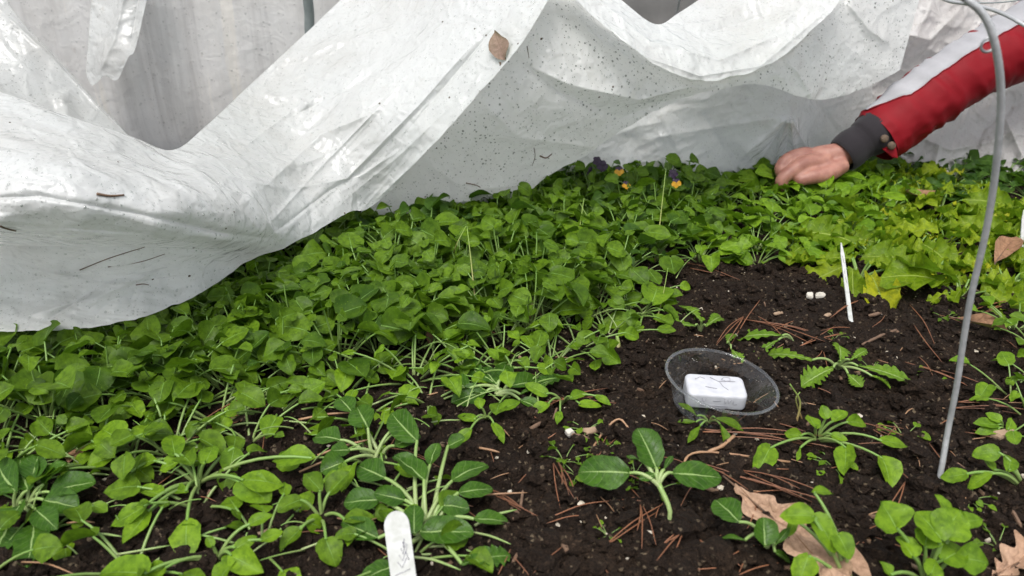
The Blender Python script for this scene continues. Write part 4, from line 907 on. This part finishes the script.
A_folds = [([(-110, 238), (0, 246), (80, 246), (160, 248), (240, 252)], 8, .018, 'v'), ([(-110, 205), (0, 226), (90, 236), (170, 240), (262, 243)], 10, .010, 'r'),
           ([(0, 95), (60, 117), (130, 141), (160, 155), (200, 175), (245, 215), (268, 238)], 9, .009, 'c'), ([(245, 192), (262, 215), (280, 240)], 5, .009, 'c'), ([(150, 215), (220, 232), (280, 240)], 5, .006, 'v'), ([(-60, 232), (60, 228), (150, 234)], 4, .005, 'v'),
           ([(235, 205), (300, 150), (400, 60), (470, 0)], 24, .012, 'r'), ([(275, 235), (350, 170), (430, 90), (500, 10)], 22, .012, 'r'),
           ([(262, 172), (335, 105), (400, 48), (440, 0)], 15, .010, 'v'), ([(290, 232), (370, 160), (450, 80), (515, 5)], 13, .008, 'v'), ([(330, 212), (400, 155), (470, 88), (530, 10)], 7, .004, 'c'),
           ([(176, 150), (230, 160), (300, 165), (340, 150)], 8, .006, 'c'), ([(256, 90), (275, 97), (300, 96), (312, 112)], 6, .009, 'c'), ([(300, 60), (330, 45), (390, 30)], 6, .006, 'c'),
           ([(376, 200), (432, 147), (482, 94), (523, 42), (548, 0)], 6, .010, 'c'), ([(0, 150), (80, 172), (160, 186), (230, 196)], 14, .006, 'r'), ([(0, 285), (80, 272), (160, 258), (230, 250)], 9, .008, 'c'),
           ([(20, 318), (100, 296), (180, 262)], 8, .006, 'c'), ([(380, 110), (320, 135), (262, 190)], 8, .007, 'c'), ([(340, 60), (300, 105), (240, 150)], 7, .005, 'c'),
           ([(200, 170), (290, 190), (360, 176), (400, 150)], 3, .0035, 'c'), ([(270, 236), (330, 190), (372, 166)], 3, .005, 'v'), ([(262, 232), (318, 170), (390, 96)], 2.5, .004, 'c'), ([(285, 120), (350, 88), (430, 40)], 3, .004, 'v'), ([(330, 196), (420, 104), (476, 40)], 2.5, .004, 'c'),
           ([(0, 120), (90, 146), (170, 176), (230, 226)], 3, .004, 'c'), ([(-60, 200), (40, 196), (140, 214), (250, 240)], 3, .0045, 'v'), ([(0, 262), (110, 284), (200, 272)], 3, .004, 'c'), ([(40, 325), (110, 280), (210, 256)], 3, .004, 'v'), ([(400, 140), (450, 80), (505, 14)], 3, .004, 'v')]
oA, VA = sheet('draped_front', A_cols, A_ctrl, A_folds, M['film'], rc, 420, 260, (.0055, 30, 170, rad(42)), .0012, 1)
# upper left flap standing behind the roll
L_cols = [((-110, -90), (-110, 140)), ((-20, -30), (-20, 150)), ((20, 20), (20, 158)), ((60, 62), (60, 165)), ((92, 98), (95, 170)), ((112, 118), (125, 172)), ((132, 140), (160, 175))]
L_ctrl = [(-110, -90, .98), (-20, -30, .96), (60, 62, .93), (132, 140, .90), (-110, 140, .76), (20, 158, .78), (95, 170, .80), (160, 175, .84), (20, 60, .90), (60, 120, .86), (-60, 40, .9)]
sheet('upper_flap', L_cols, L_ctrl, [([(-10, 0), (60, 66), (112, 122)], 5, .006, 'c'), ([(60, 90), (75, 140)], 8, .01, 'r'), ([(-60, 40), (30, 130)], 14, .012, 'r')], M['film_grey'], rc, 140, 100, (.003, 40, 120, rad(-35)), .0006, 4)
# inner hanging panel with condensation
B_cols = [((395, 100), (360, 216)), ((430, 60), (400, 216)), ((470, 10), (450, 216)), ((520, -50), (500, 214)), ((560, -60), (545, 178)), ((600, -30), (585, 156)), ((625, 14), (625, 128)), ((665, 27), (665, 106)), ((712, -6), (705, 92)), ((770, -60), (760, 84)), ((830, -60), (815, 100)), ((880, -50), (860, 90)), ((930, -40), (900, 70))]
B_ctrl = [(360, 216, 1.02), (400, 216, 1.03), (450, 214, 1.05), (500, 206, 1.07), (545, 180, 1.08), (585, 156, 1.07), (625, 128, 1.06), (665, 106, 1.06), (705, 92, 1.08), (760, 84, 1.12), (815, 100, 1.18), (860, 90, 1.22), (900, 70, 1.25),
          (395, 100, 1.04), (470, 10, 1.06), (560, -60, 1.10), (640, -60, 1.14), (720, -60, 1.2), (830, -60, 1.26), (930, -40, 1.3), (480, 120, .99), (540, 80, .99), (560, 20, 1.03), (600, 100, 1.02), (640, 60, 1.06), (600, 10, 1.10), (700, 50, 1.08), (700, 10, 1.15), (780, 40, 1.16), (860, 20, 1.24)]
B_folds = [([(505, 50), (560, 92), (620, 118), (690, 92)], 9, .014, 'v'), ([(520, 62), (570, 85), (640, 100), (700, 84)], 7, .010, 'c'), ([(560, -10), (600, 28), (650, 66), (690, 82), (735, 78), (790, 54), (842, 0)], 7, .018, 's'),
           ([(560, -10), (600, 28), (650, 66), (690, 82), (735, 78), (790, 54), (842, 0)], 5, .008, 'c'), ([(480, 100), (520, 138), (600, 148)], 7, .008, 'c'), ([(420, 160), (470, 190), (520, 185)], 8, .009, 'c'), ([(600, 0), (660, 40), (740, 48), (800, 20)], 12, .012, 'r'), ([(640, 0), (690, 26), (750, 20)], 9, .010, 'v'),
           ([(690, 20), (740, 40), (800, 10)], 6, .007, 'c'), ([(845, 0), (870, 30), (890, 45)], 6, .012, 'c'), ([(780, 55), (800, 75), (815, 100)], 6, .008, 'c')]
oB, VB = sheet('hanging_panel', B_cols, B_ctrl, B_folds, M['film_drops'], rc, 380, 180, (.007, 24, 110, rad(-28)), .0014, 11)
# bright upper swag lying over the panel
C_cols = [((556, -60), (556, -22)), ((590, -60), (590, 14)), ((620, -60), (630, 46)), ((660, -60), (665, 70)), ((700, -60), (700, 80)), ((735, -60), (738, 76)), ((770, -60), (772, 62)), ((800, -60), (806, 36)), ((830, -60), (838, 2)), ((850, -60), (856, -30))]
C_ctrl = [(556, -22, 1.0), (590, 14, 1.0), (630, 46, .985), (665, 70, .985), (700, 80, 1.0), (738, 76, 1.03), (772, 62, 1.06), (806, 36, 1.09), (838, 2, 1.12), (560, -60, 1.04), (620, -60, 1.16), (700, -60, 1.26), (770, -60, 1.24), (850, -60, 1.2), (640, 0, 1.09), (700, 20, 1.12), (760, 20, 1.12), (690, 50, 1.03)]
C_top = [(556, -40), (600, -14), (620, -1), (655, 24), (680, 12), (720, -15), (770, -50), (800, -60), (830, -60), (850, -60)]
C_cols = [(C_top[i], c[1]) for i, c in enumerate(C_cols)]
C_folds = [([(600, 0), (650, 42), (720, 60), (790, 30)], 9, .012, 'c'), ([(640, 10), (700, 36), (780, 10)], 8, .010, 'v'), ([(660, 30), (720, 20), (780, -20)], 8, .010, 'c'), ([(590, 10), (640, 55), (700, 76), (760, 66), (830, 8)], 5, .008, 'c'), ([(700, 50), (760, 40), (810, 0)], 6, .007, 'c')]
sheet('upper_swag', C_cols, C_ctrl, C_folds, M['film'], rc, 260, 110, (.009, 22, 70, rad(-15)), .0016, 17)
# outer skirt reaching the bed behind the flowers, up to the pinch by the hand
D_cols = [((540, 60), (520, 215)), ((600, 40), (590, 200)), ((650, 40), (645, 192)), ((700, 40), (700, 182)), ((740, 40), (740, 176)), ((775, 40), (775, 170)), ((800, 40), (800, 165)), ((830, 30), (832, 166)), ((870, 20), (875, 172))]
D_ctrl = [(520, 215, 1.13), (590, 200, 1.19), (645, 192, 1.22), (700, 182, 1.26), (740, 176, 1.29), (775, 170, 1.31), (800, 165, 1.32), (832, 166, 1.33), (875, 172, 1.33), (540, 60, 1.24), (650, 40, 1.26), (740, 40, 1.3), (800, 40, 1.34), (870, 20, 1.4), (790, 116, 1.26), (700, 120, 1.25), (620, 150, 1.22), (760, 150, 1.27), (840, 110, 1.36)]
pin = (790, 116)
D_folds = [([pin, (770, 168)], 5, 0.0288, 'c'), ([pin, (784, 168)], 3, .014, 'v'), ([pin, (796, 168)], 4, 0.0336, 'c'), ([pin, (812, 158)], 5, 0.0288, 'c'), ([pin, (740, 160)], 7, 0.024, 'c'), ([pin, (755, 168)], 5, 0.024, 'v'), ([pin, (700, 130), (640, 140)], 7, .007, 'c'), ([(660, 110), (690, 175)], 8, .010, 'c'), ([(630, 130), (650, 185)], 7, .008, 'v'), ([(700, 110), (735, 168)], 6, .008, 'v'), ([(800, 60), (815, 100), (850, 150)], 8, .012, 'v')]
sheet('outer_skirt', D_cols, D_ctrl, D_folds, M['film'], rc, 240, 130, (.006, 22, 80, rad(70)), .0022, 23)
# crumpled plastic on the right
rg = empty('plastic_sheet', (.85, 1.4, .05), 'crumpled greyish plastic sheet bunched on the ground behind the red sleeve', 'plastic sheet')
G_cols = [((835, -60), (812, 175)), ((880, -60), (860, 182)), ((930, -60), (915, 190)), ((980, -60), (975, 196)), ((1030, -60), (1030, 204)), ((1090, -60), (1095, 212)), ((1160, -60), (1170, 222))]
G_ctrl = [(812, 175, 1.38), (860, 182, 1.36), (915, 190, 1.34), (975, 196, 1.31), (1030, 204, 1.28), (1095, 212, 1.25), (1170, 222, 1.2), (835, -60, 1.52), (980, -60, 1.55), (1160, -60, 1.5), (850, 80, 1.43), (930, 90, 1.44), (1010, 100, 1.44), (1100, 100, 1.42), (900, 20, 1.42), (960, 20, 1.5), (1030, 30, 1.5), (940, 150, 1.36), (1000, 150, 1.38), (1060, 160, 1.34)]
G_folds = [([(862, -10), (890, 30), (930, 40), (960, 10)], 8, .030, 'c'), ([(935, -5), (915, 40), (880, 75)], 6, .020, 'c'), ([(850, 5), (880, 20), (920, 8)], 6, .018, 'v'), ([(905, 130), (950, 150), (1000, 140), (1024, 120)], 6, .018, 'c'), ([(890, 150), (930, 170), (990, 180)], 6, .014, 'c'), ([(1024, 100), (985, 130), (960, 180)], 7, .018, 'v'), ([(1000, 105), (1024, 160)], 5, .015, 'c'), ([(940, 140), (935, 165), (960, 190)], 5, .014, 'c'), ([(985, 60), (960, 90)], 5, .01, 'c'), ([(900, 145), (925, 180)], 5, .012, 'v')]
sheet('crumpled_sheet', G_cols, G_ctrl, G_folds, M['film_warm'], rg, 300, 220, (.016, 18, 34, rad(30)), .0065, 31)
# clear wall film behind
wf = empty('clear_wall_film', (-.6, 1.44, .0), 'hazy clear plastic wall with droplets and vertical streaks behind the raised cover', 'plastic sheet')
mb = MB(); nu, nv = 220, 60; xs = np.linspace(-1.9, .12, nu + 1); zs = np.linspace(.0, .75, nv + 1)
XX, ZZ = np.meshgrid(xs, zs)
YY = 1.44 + .030 * (ridge(XX * 12 + .6 * fbm(XX * 3, ZZ * 3, 2, 2), ZZ * 1.1, 3, 5) - .4) + .02 * fbm(XX * 2, ZZ * 2, 2, 6) + .03 * np.exp(-ZZ / .03)
V = np.stack([XX + .6, YY - 1.44, ZZ], -1).reshape(-1, 3); ii = np.arange((nu + 1) * (nv + 1)).reshape(nv + 1, nu + 1)
mb.v = V.tolist(); mb.f = np.stack([ii[:-1, :-1], ii[:-1, 1:], ii[1:, 1:], ii[1:, :-1]], -1).reshape(-1, 4).tolist(); mb.m = [0] * len(mb.f); mb.uv = [(0, 0)] * len(mb.v)
mb.build('film', M['film_clear'], wf)
# torn loose scrap hanging on the wall film
sheet('torn_flap', [((96, -60), (86, 74)), ((104, -60), (92, 86)), ((114, -60), (104, 77)), ((126, -60), (117, 80)), ((138, -60), (128, 58)), ((150, -60), (134, 52)), ((160, -60), (140, 30))], [(96, -60, 1.39), (86, 74, 1.37), (160, -60, 1.38), (140, 30, 1.35), (120, 0, 1.39), (114, 60, 1.34)], [([(128, -20), (114, 40), (98, 76)], 6, .012, 'c'), ([(142, -20), (130, 50)], 5, .010, 'v')], M['film_grey'], wf, 80, 80, (.004, 20, 60, rad(80)), .0012, 41)

# drops, specks and debris on the sheets
def on_sheet(Vg, n, rmin, rmax, m, name, parent, band=None, pw=2.5, flat=.45):
    H, W_, _ = Vg.shape; Vs = []; Fs = []; k = 0
    ns = 0
    while ns < n:
        i = random.randint(1, H - 2); j = random.randint(1, W_ - 2)
        p = Vg[i, j]
        if band and not band(i / H, j / W_): continue
        ns += 1
        nrm = np.cross(Vg[i, j + 1] - p, Vg[i + 1, j] - p); nrm /= np.linalg.norm(nrm) + 1e-9
        if nrm[1] > 0: nrm = -nrm
        a = np.cross(nrm, [0.3, .2, 1]); a /= np.linalg.norm(a); b = np.cross(nrm, a); r = rmin + (rmax - rmin) * random.random() ** pw
        v = ICO @ np.stack([a, b, nrm * flat]) * r + p + nrm * r * flat * .3
        v = v + (Vg[i, j + 1] - p) * random.random() + (Vg[i + 1, j] - p) * random.random(); Vs.append(v); Fs.append(np.array(IF) + k); k += 12
    mb = MB(); o3 = np.array(parent.location) if parent else 0
    mb.v = (np.concatenate(Vs) - o3).tolist(); mb.f = np.concatenate(Fs).tolist(); mb.m = [0] * len(mb.f); mb.uv = [(0, 0)] * len(mb.v)
    o = mb.build(name, m, parent); o['kind'] = 'stuff'; return o
on_sheet(VA, 1500, .0004, .0016, M['water'], 'water_drops', rc)
on_sheet(VB, 1300, .0005, .0019, M['water'], 'water_drops', rc)
M['dirt'] = simple('dark_dirt', (.05, .035, .025), (.12, .08, .05), 200, .8)
o = on_sheet(VA, 90, .0004, .0018, M['dirt'], 'dirt_specks', None, pw=4, flat=.4); tag(o, 'dark specks of soil stuck on the white cover', 'dirt')
o = on_sheet(VB, 120, .0004, .0017, M['dirt'], 'dirt_specks', None, pw=4, flat=.4); tag(o, 'dark specks of soil on the wet inner panel of the cover', 'dirt')
from mathutils.bvhtree import BVHTree
def bvh(Vg):
    H, W_, _ = Vg.shape; V = [Vector(p) for p in Vg.reshape(-1, 3)]; ii = np.arange(H * W_).reshape(H, W_)
    return BVHTree.FromPolygons(V, np.stack([ii[:-1, :-1], ii[1:, :-1], ii[1:, 1:], ii[:-1, 1:]], -1).reshape(-1, 4).tolist())
bA, bB = bvh(VA), bvh(VB)
def hit(bv, px, py, off=.0012):
    d = Vector(ray(px, py)).normalized(); h = bv.ray_cast(Vector((0, 0, CH)), d)
    return (h[0] - d * off) if h[0] else None
def stuck(bv, pts, r, label, m='chip', name='twig'):
    W = [hit(bv, *p) for p in pts]
    if any(w is None for w in W): return
    mb = MB(); tube(mb, spline(W, 10), [r * (1 - .4 * k / 10) for k in range(11)], 5); o = mb.build(name, M[m], None, W[0]); o.location = W[0]; tag(o, label, 'twig')
stuck(bA, [(80, 270), (110, 258), (145, 247)], .0006, 'long thin twig stuck on the low part of the white cover, the upper of two')
stuck(bA, [(108, 267), (140, 262), (165, 254)], .0005, 'thin twig stuck on the low part of the white cover, the lower of two')
stuck(bA, [(0, 226), (8, 229), (16, 231)], .0011, 'thick brown twig at the left edge on the white cover')
stuck(bA, [(97, 194), (110, 196), (124, 195)], .0013, 'short dark twig on the roll of the white cover')
stuck(bA, [(136, 285), (143, 284), (149, 285)], .0006, 'tiny brown twig near the lower hem of the white cover')
stuck(bB, [(534, 148), (535, 157), (532, 166)], .0006, 'short curved twig on the wet hanging panel')
stuck(bB, [(540, 156), (546, 158), (552, 154)], .0012, 'dark fat twig on the wet hanging panel')
stuck(bB, [(527, 46), (528, 52), (529, 58)], .0006, 'tiny upright twig by the white hem')
stuck(bB, [(466, 183), (478, 186), (487, 193)], .0008, 'twig at the bottom of the wet hanging panel')
p0 = hit(bA, 492, 38, .004); p1 = hit(bA, 500, 62, .004)
if p0 and p1:
    mb = MB(); leaf(mb, p0 + Vector((.003, -.004, .008)), p1 - p0, (-.3, -1, .3), (p1 - p0).length * 1.1, .026, 'lance', .1, .3, .1)
    t = empty('dead_leaf', p0, 'pinkish brown dead leaf stuck near the raised hem of the white cover', 'dead leaf'); mb.build('blade', M['oldleaf'], t, p0)
    mb = MB(); tube(mb, [p1, p1 + Vector((.001, -.001, -.009))], [.0013, .0005], 5); mb.build('leaf_stalk', M['dirt'], t, p0)

# ------------------------------------------------------------------ person reaching in
def skin_body(name, chains, m, parent, origin, sub=2):
    """chains of (point, radius); each chain after the first starts at a vertex of an earlier one given by index"""
    V = []; E = []; Rr = []; idx = {}
    for ci, (start, ch) in enumerate(chains):
        prev = idx[start] if start is not None else None
        for k, (p, r) in enumerate(ch):
            V.append(Vector(p) - Vector(origin)); Rr.append(r if hasattr(r, '__len__') else (r, r)); i = len(V) - 1; idx[(ci, k)] = i
            if prev is not None: E.append((prev, i))
            prev = i
    me = bpy.data.meshes.new(name); me.from_pydata(V, E, []); o = bpy.data.objects.new(name, me); COL.objects.link(o)
    md = o.modifiers.new('s', 'SKIN'); md.use_smooth_shade = True; md.branch_smoothing = .6
    for i, r in enumerate(Rr): me.skin_vertices[0].data[i].radius = r
    me.skin_vertices[0].data[0].use_root = True
    ms = o.modifiers.new('u', 'SUBSURF'); ms.levels = sub; ms.render_levels = sub
    dg = bpy.context.evaluated_depsgraph_get(); m2 = bpy.data.meshes.new_from_object(o.evaluated_get(dg)); m2.name = name
    o.modifiers.clear(); o.data = m2; m2.materials.clear(); m2.materials.append(m); m2.polygons.foreach_set('use_smooth', [True] * len(m2.polygons))
    o.parent = parent; return o
D0 = 1.24
HP = lambda px, py, d=D0: PD(px, py, d)
sh = Vector((1.18, 1.42, .44))         # shoulder
org = Vector((1.45, 1.65, 0))
per = empty('person', org, 'person in red jacket with pale sleeve stripe, one hand reaching into the leaves', 'person')
# hand: wrist -> palm, with separate fingers curling down to the leaves
w0 = HP(872, 132, D0 + .01); w1 = HP(846, 153); pm = HP(826, 158, D0 - .005); kn = HP(802, 161, D0 - .002)
chains = [(None, [(pm, .0205), (w1, .0225), (w0, (.024, .026)), (HP(930, 96, D0 + .02), .034), (HP(1024, 42, D0 + .03), .042), (sh, .05)]),
          ((0, 0), [(HP(812, 158), .0150), (kn, .0125)])]
body = skin_body('body', chains, M['skin'], per, org, 3)
def finger(P, R, nail=True):
    mb = MB(); Q = spline(P, 26); n = 26
    rr = np.interp(np.linspace(0, 1, 27), np.linspace(0, 1, len(R)), R); rr[0] *= .5; rr[-1] *= .35; rr[-2] *= .78
    tube(mb, Q, list(rr), 14); return mb
fl = [([HP(824, 158, D0), HP(803, 155, D0 - .002), HP(788, 159, D0 - .006), HP(780, 169, D0 - .008), HP(786, 181, D0 - .006)], [.0125, .0118, .0105, .0095, .0078]),
      ([HP(830, 161, D0 - .010), HP(806, 163, D0 - .020), HP(789, 173, D0 - .026), HP(781, 182, D0 - .024), HP(787, 191, D0 - .018)], [.0135, .0125, .0112, .0098, .0080]),
      ([HP(822, 158, D0 + .012), HP(804, 153, D0 + .014), HP(791, 160, D0 + .012), HP(787, 172, D0 + .012), HP(794, 183, D0 + .012)], [.0115, .0105, .0095, .0088, .0072]),
      ([HP(826, 161, D0 + .022), HP(811, 158, D0 + .030), HP(801, 166, D0 + .028), HP(800, 178, D0 + .026)], [.0105, .0092, .0082, .0066])]
th = ([HP(844, 163, D0 - .008), HP(828, 173, D0 - .020), HP(810, 177, D0 - .026), HP(794, 182, D0 - .026)], [.0150, .0142, .0120, .0090])
# join palm and digits into the one continuous body mesh with a voxel remesh
import bmesh
bm = bmesh.new(); bm.from_mesh(body.data)
for P, R in fl[:3] + fl[3:] + [th]:
    q = finger(P, R); vs = [bm.verts.new(Vector(v) - org) for v in q.v]
    for f in q.f:
        try: bm.faces.new([vs[i] for i in f])
        except ValueError: pass
bm.to_mesh(body.data); bm.free()
rm = body.modifiers.new('r', 'REMESH'); rm.mode = 'VOXEL'; rm.voxel_size = .0022; rm.use_smooth_shade = True
sm_ = body.modifiers.new('m', 'SMOOTH'); sm_.iterations = 9; sm_.factor = .5
dg = bpy.context.evaluated_depsgraph_get(); m2 = bpy.data.meshes.new_from_object(body.evaluated_get(dg)); body.modifiers.clear(); body.data = m2
m2.materials.clear(); m2.materials.append(M['skin']); m2.polygons.foreach_set('use_smooth', [True] * len(m2.polygons))
# knitted cuff
mb = MB(); cA, cB = HP(841, 156), HP(882, 127, D0 + .01)
def cuffd(t, th): return .0006 * math.sin(th * 46) + .0016 * math.sin(t * 9 + math.sin(th) * .8) + (.002 if t > .55 else 0)
Q = spline([cA, HP(855, 146), HP(868, 137), cB], 30); tube(mb, Q, [.0262 if k == 0 else .0275 + .00030 * k ** .8 for k in range(31)], 96, cap=False, disp=cuffd); mb.build('cuff', M['knit'], per, org)
# sleeve
S0, S1, S2, S3 = HP(875, 138, D0 + .008), HP(926, 99, D0 + .015), HP(976, 66, D0 + .02), HP(1024, 41, D0 + .03)
SQ = spline([S0, S1, S2, S3, (S3 + sh) / 2 + Vector((0, 0, -.01)), sh], 110)
SR = [.0455 + .006 * min(1, k / 20) + .018 * max(0, (k - 40) / 70) for k in range(111)]
def sleeved(t, th):
    w = .0075 * float(ridge(t * 19 + .9 * math.cos(th) + th * .4, math.cos(th) * 1.2 + 3, 2, 3) - .4) + .0006 * math.sin(t * 60 + 2.2 * math.sin(th + .6)) * max(0, math.sin(th * .5 + .3))
    if t < .012: w -= .003
    return w
mb = MB(); tube(mb, SQ, SR, 72, cap=False, disp=sleeved); slv = mb.build('sleeve', M['red'], per, org)
# pale stripe along the upper face with piping
def tube_patch(Q, R, th0, th1, lift, t0, t1, disp, n=14, taper=True):
    mb = MB(); P = [Vector(p) for p in Q]; N_ = len(P); V = []; F = []; pn = None; rows = 0
    for i, p in enumerate(P):
        t = (P[min(i + 1, N_ - 1)] - P[max(i - 1, 0)]).normalized()
        if pn is None: pn = Vector((0, 0, 1))
        a = (pn - t * pn.dot(t)).normalized(); b = t.cross(a); pn = a; s = i / (N_ - 1)
        if not (t0 <= s <= t1): continue
        k0 = th0; k1 = th1
        if taper: q = min(1, (s - t0) / .10); k1 = th0 + (th1 - th0) * (.12 + .88 * q)
        for k in range(n + 1):
            th = k0 + (k1 - k0) * k / n; r = R[i] + disp(s, th) + lift * min(1, min(k, n - k) + .15); V.append(p + a * math.cos(th) * r + b * math.sin(th) * r)
        rows += 1
    for i in range(rows - 1):
        for k in range(n): F.append((i * (n + 1) + k, i * (n + 1) + k + 1, (i + 1) * (n + 1) + k + 1, (i + 1) * (n + 1) + k))
    mb.add(V, F); return mb, V, rows, n
def camang(i):     # angle of the camera side around the sleeve
    return 0
# find orientation: b = t x up ; with t to the right/up, b points to +y or -y
tt = (Vector(SQ[5]) - Vector(SQ[0])).normalized(); aa = (Vector((0, 0, 1)) - tt * tt.z).normalized(); bb_ = tt.cross(aa); sg = -1 if bb_.y > 0 else 1
mb, V_, rows, n = tube_patch(SQ, SR, sg * rad(-25), sg * rad(29), .0026, .015, 1, sleeved); mb.build('sleeve_stripe', M['stripe'], per, org)
for kk, nm in ((0, 'piping'), (n, 'piping')):
    mb = MB(); tube(mb, [V_[i * (n + 1) + kk] for i in range(rows)], .0011, 5); mb.build(nm, M['redd'], per, org)
# cuff tab and snaps
mb = MB()
tabp = [HP(884, 150, D0 - .034), HP(896, 146, D0 - .034), HP(898, 158, D0 - .03), HP(892, 157, D0 - .03)]
V = [p + Vector((0, o, 0)) for o in (0, .008) for p in tabp]; mb.add(V, [(0, 1, 2, 3), (7, 6, 5, 4), (0, 4, 5, 1), (1, 5, 6, 2), (2, 6, 7, 3), (3, 7, 4, 0)]); mb.build('cuff_tab', M['red'], per, org, smooth=False)
for px, py in ((885, 139), (892, 146)):
    mb = MB(); c = HP(px, py, D0 - .040); tube(mb, [c + Vector((0, .004, 0)), c, c + Vector((0, -.002, .0005))], [.0062, .0062, .0045], 20); mb.build('snap', M['deadsnap'] if 'deadsnap' in M else M['dirt'], per, org)
# rest of the kneeling person, outside the photograph
skin_body('jacket', [(None, [((1.50, 1.72, .36), (.16, .13)), ((1.42, 1.44, .50), (.17, .13)), ((1.30, 1.55, .60), (.16, .12)), ((1.22, 1.50, .66), (.07, .07))]), ((0, 2), [((1.22, 1.44, .56), .08), (tuple(sh), .066)]), ((0, 2), [((1.36, 1.72, .58), .08), ((1.30, 1.86, .42), .06), ((1.22, 1.84, .22), .05)])], M['red'], per, org)
skin_body('trousers', [(None, [((1.52, 1.76, .30), (.16, .13)), ((1.50, 1.60, .18), .09), ((1.34, 1.50, .09), .075), ((1.44, 1.55, .06), .055), ((1.82, 1.58, .05), .045)]), ((0, 0), [((1.54, 1.90, .2), .09), ((1.40, 1.98, .09), .075), ((1.66, 1.98, .06), .055), ((1.85, 2.0, .05), .045)])], M['jeans'], per, org)
skin_body('head', [(None, [((1.22, 1.50, .68), .045), ((1.17, 1.46, .74), .055), ((1.14, 1.44, .81), (.082, .095)), ((1.13, 1.44, .88), (.075, .09))]), ((0, 2), [((1.075, 1.39, .80), .018)])], M['skin'], per, org)
skin_body('hair', [(None, [((1.19, 1.475, .84), (.085, .09)), ((1.16, 1.46, .91), (.08, .09)), ((1.12, 1.44, .93), .05)])], M['hair'], per, org)

# ------------------------------------------------------------------ light
w = bpy.data.worlds.new('World'); sc.world = w; w.use_nodes = True; nt = w.node_tree; n = N(nt)
sky = nt.nodes.new('ShaderNodeTexSky'); sky.sky_type = 'NISHITA'; sky.sun_disc = False
EL, AZ = rad(64), rad(-165)
sky.sun_elevation = EL; sky.sun_rotation = AZ; sky.air_density = 1.0; sky.dust_density = 4.0; sky.ozone_density = 1.0
bg = nt.nodes['Background']; nt.links.new(n('ShaderNodeHueSaturation', {'Saturation': .30, 'Color': sky.outputs[0]}).outputs[0], bg.inputs[0]); bg.inputs[1].default_value = .125
sun = bpy.data.lights.new('sun', 'SUN'); sun.energy = 1.2; sun.angle = rad(28); sun.color = (1, .97, .93)
so = bpy.data.objects.new('sun', sun); COL.objects.link(so)
dv = Vector((math.sin(AZ) * math.cos(EL), math.cos(AZ) * math.cos(EL), math.sin(EL))); so.rotation_euler = dv.to_track_quat('Z', 'Y').to_euler()
sc.view_settings.view_transform = 'Standard'; sc.view_settings.look = 'None'; sc.view_settings.gamma = 1; sc.view_settings.exposure = .92
sc.render.engine = 'CYCLES'; sc.cycles.max_bounces = 7; sc.cycles.transparent_max_bounces = 12; sc.cycles.transmission_bounces = 6
# plants made as a first of their kind but never set out are removed again
for o in list(bpy.data.objects):
    if o.type == 'EMPTY' and o.parent is None and 'label' not in o.keys():
        for c in list(o.children_recursive): bpy.data.objects.remove(c)
        bpy.data.objects.remove(o)
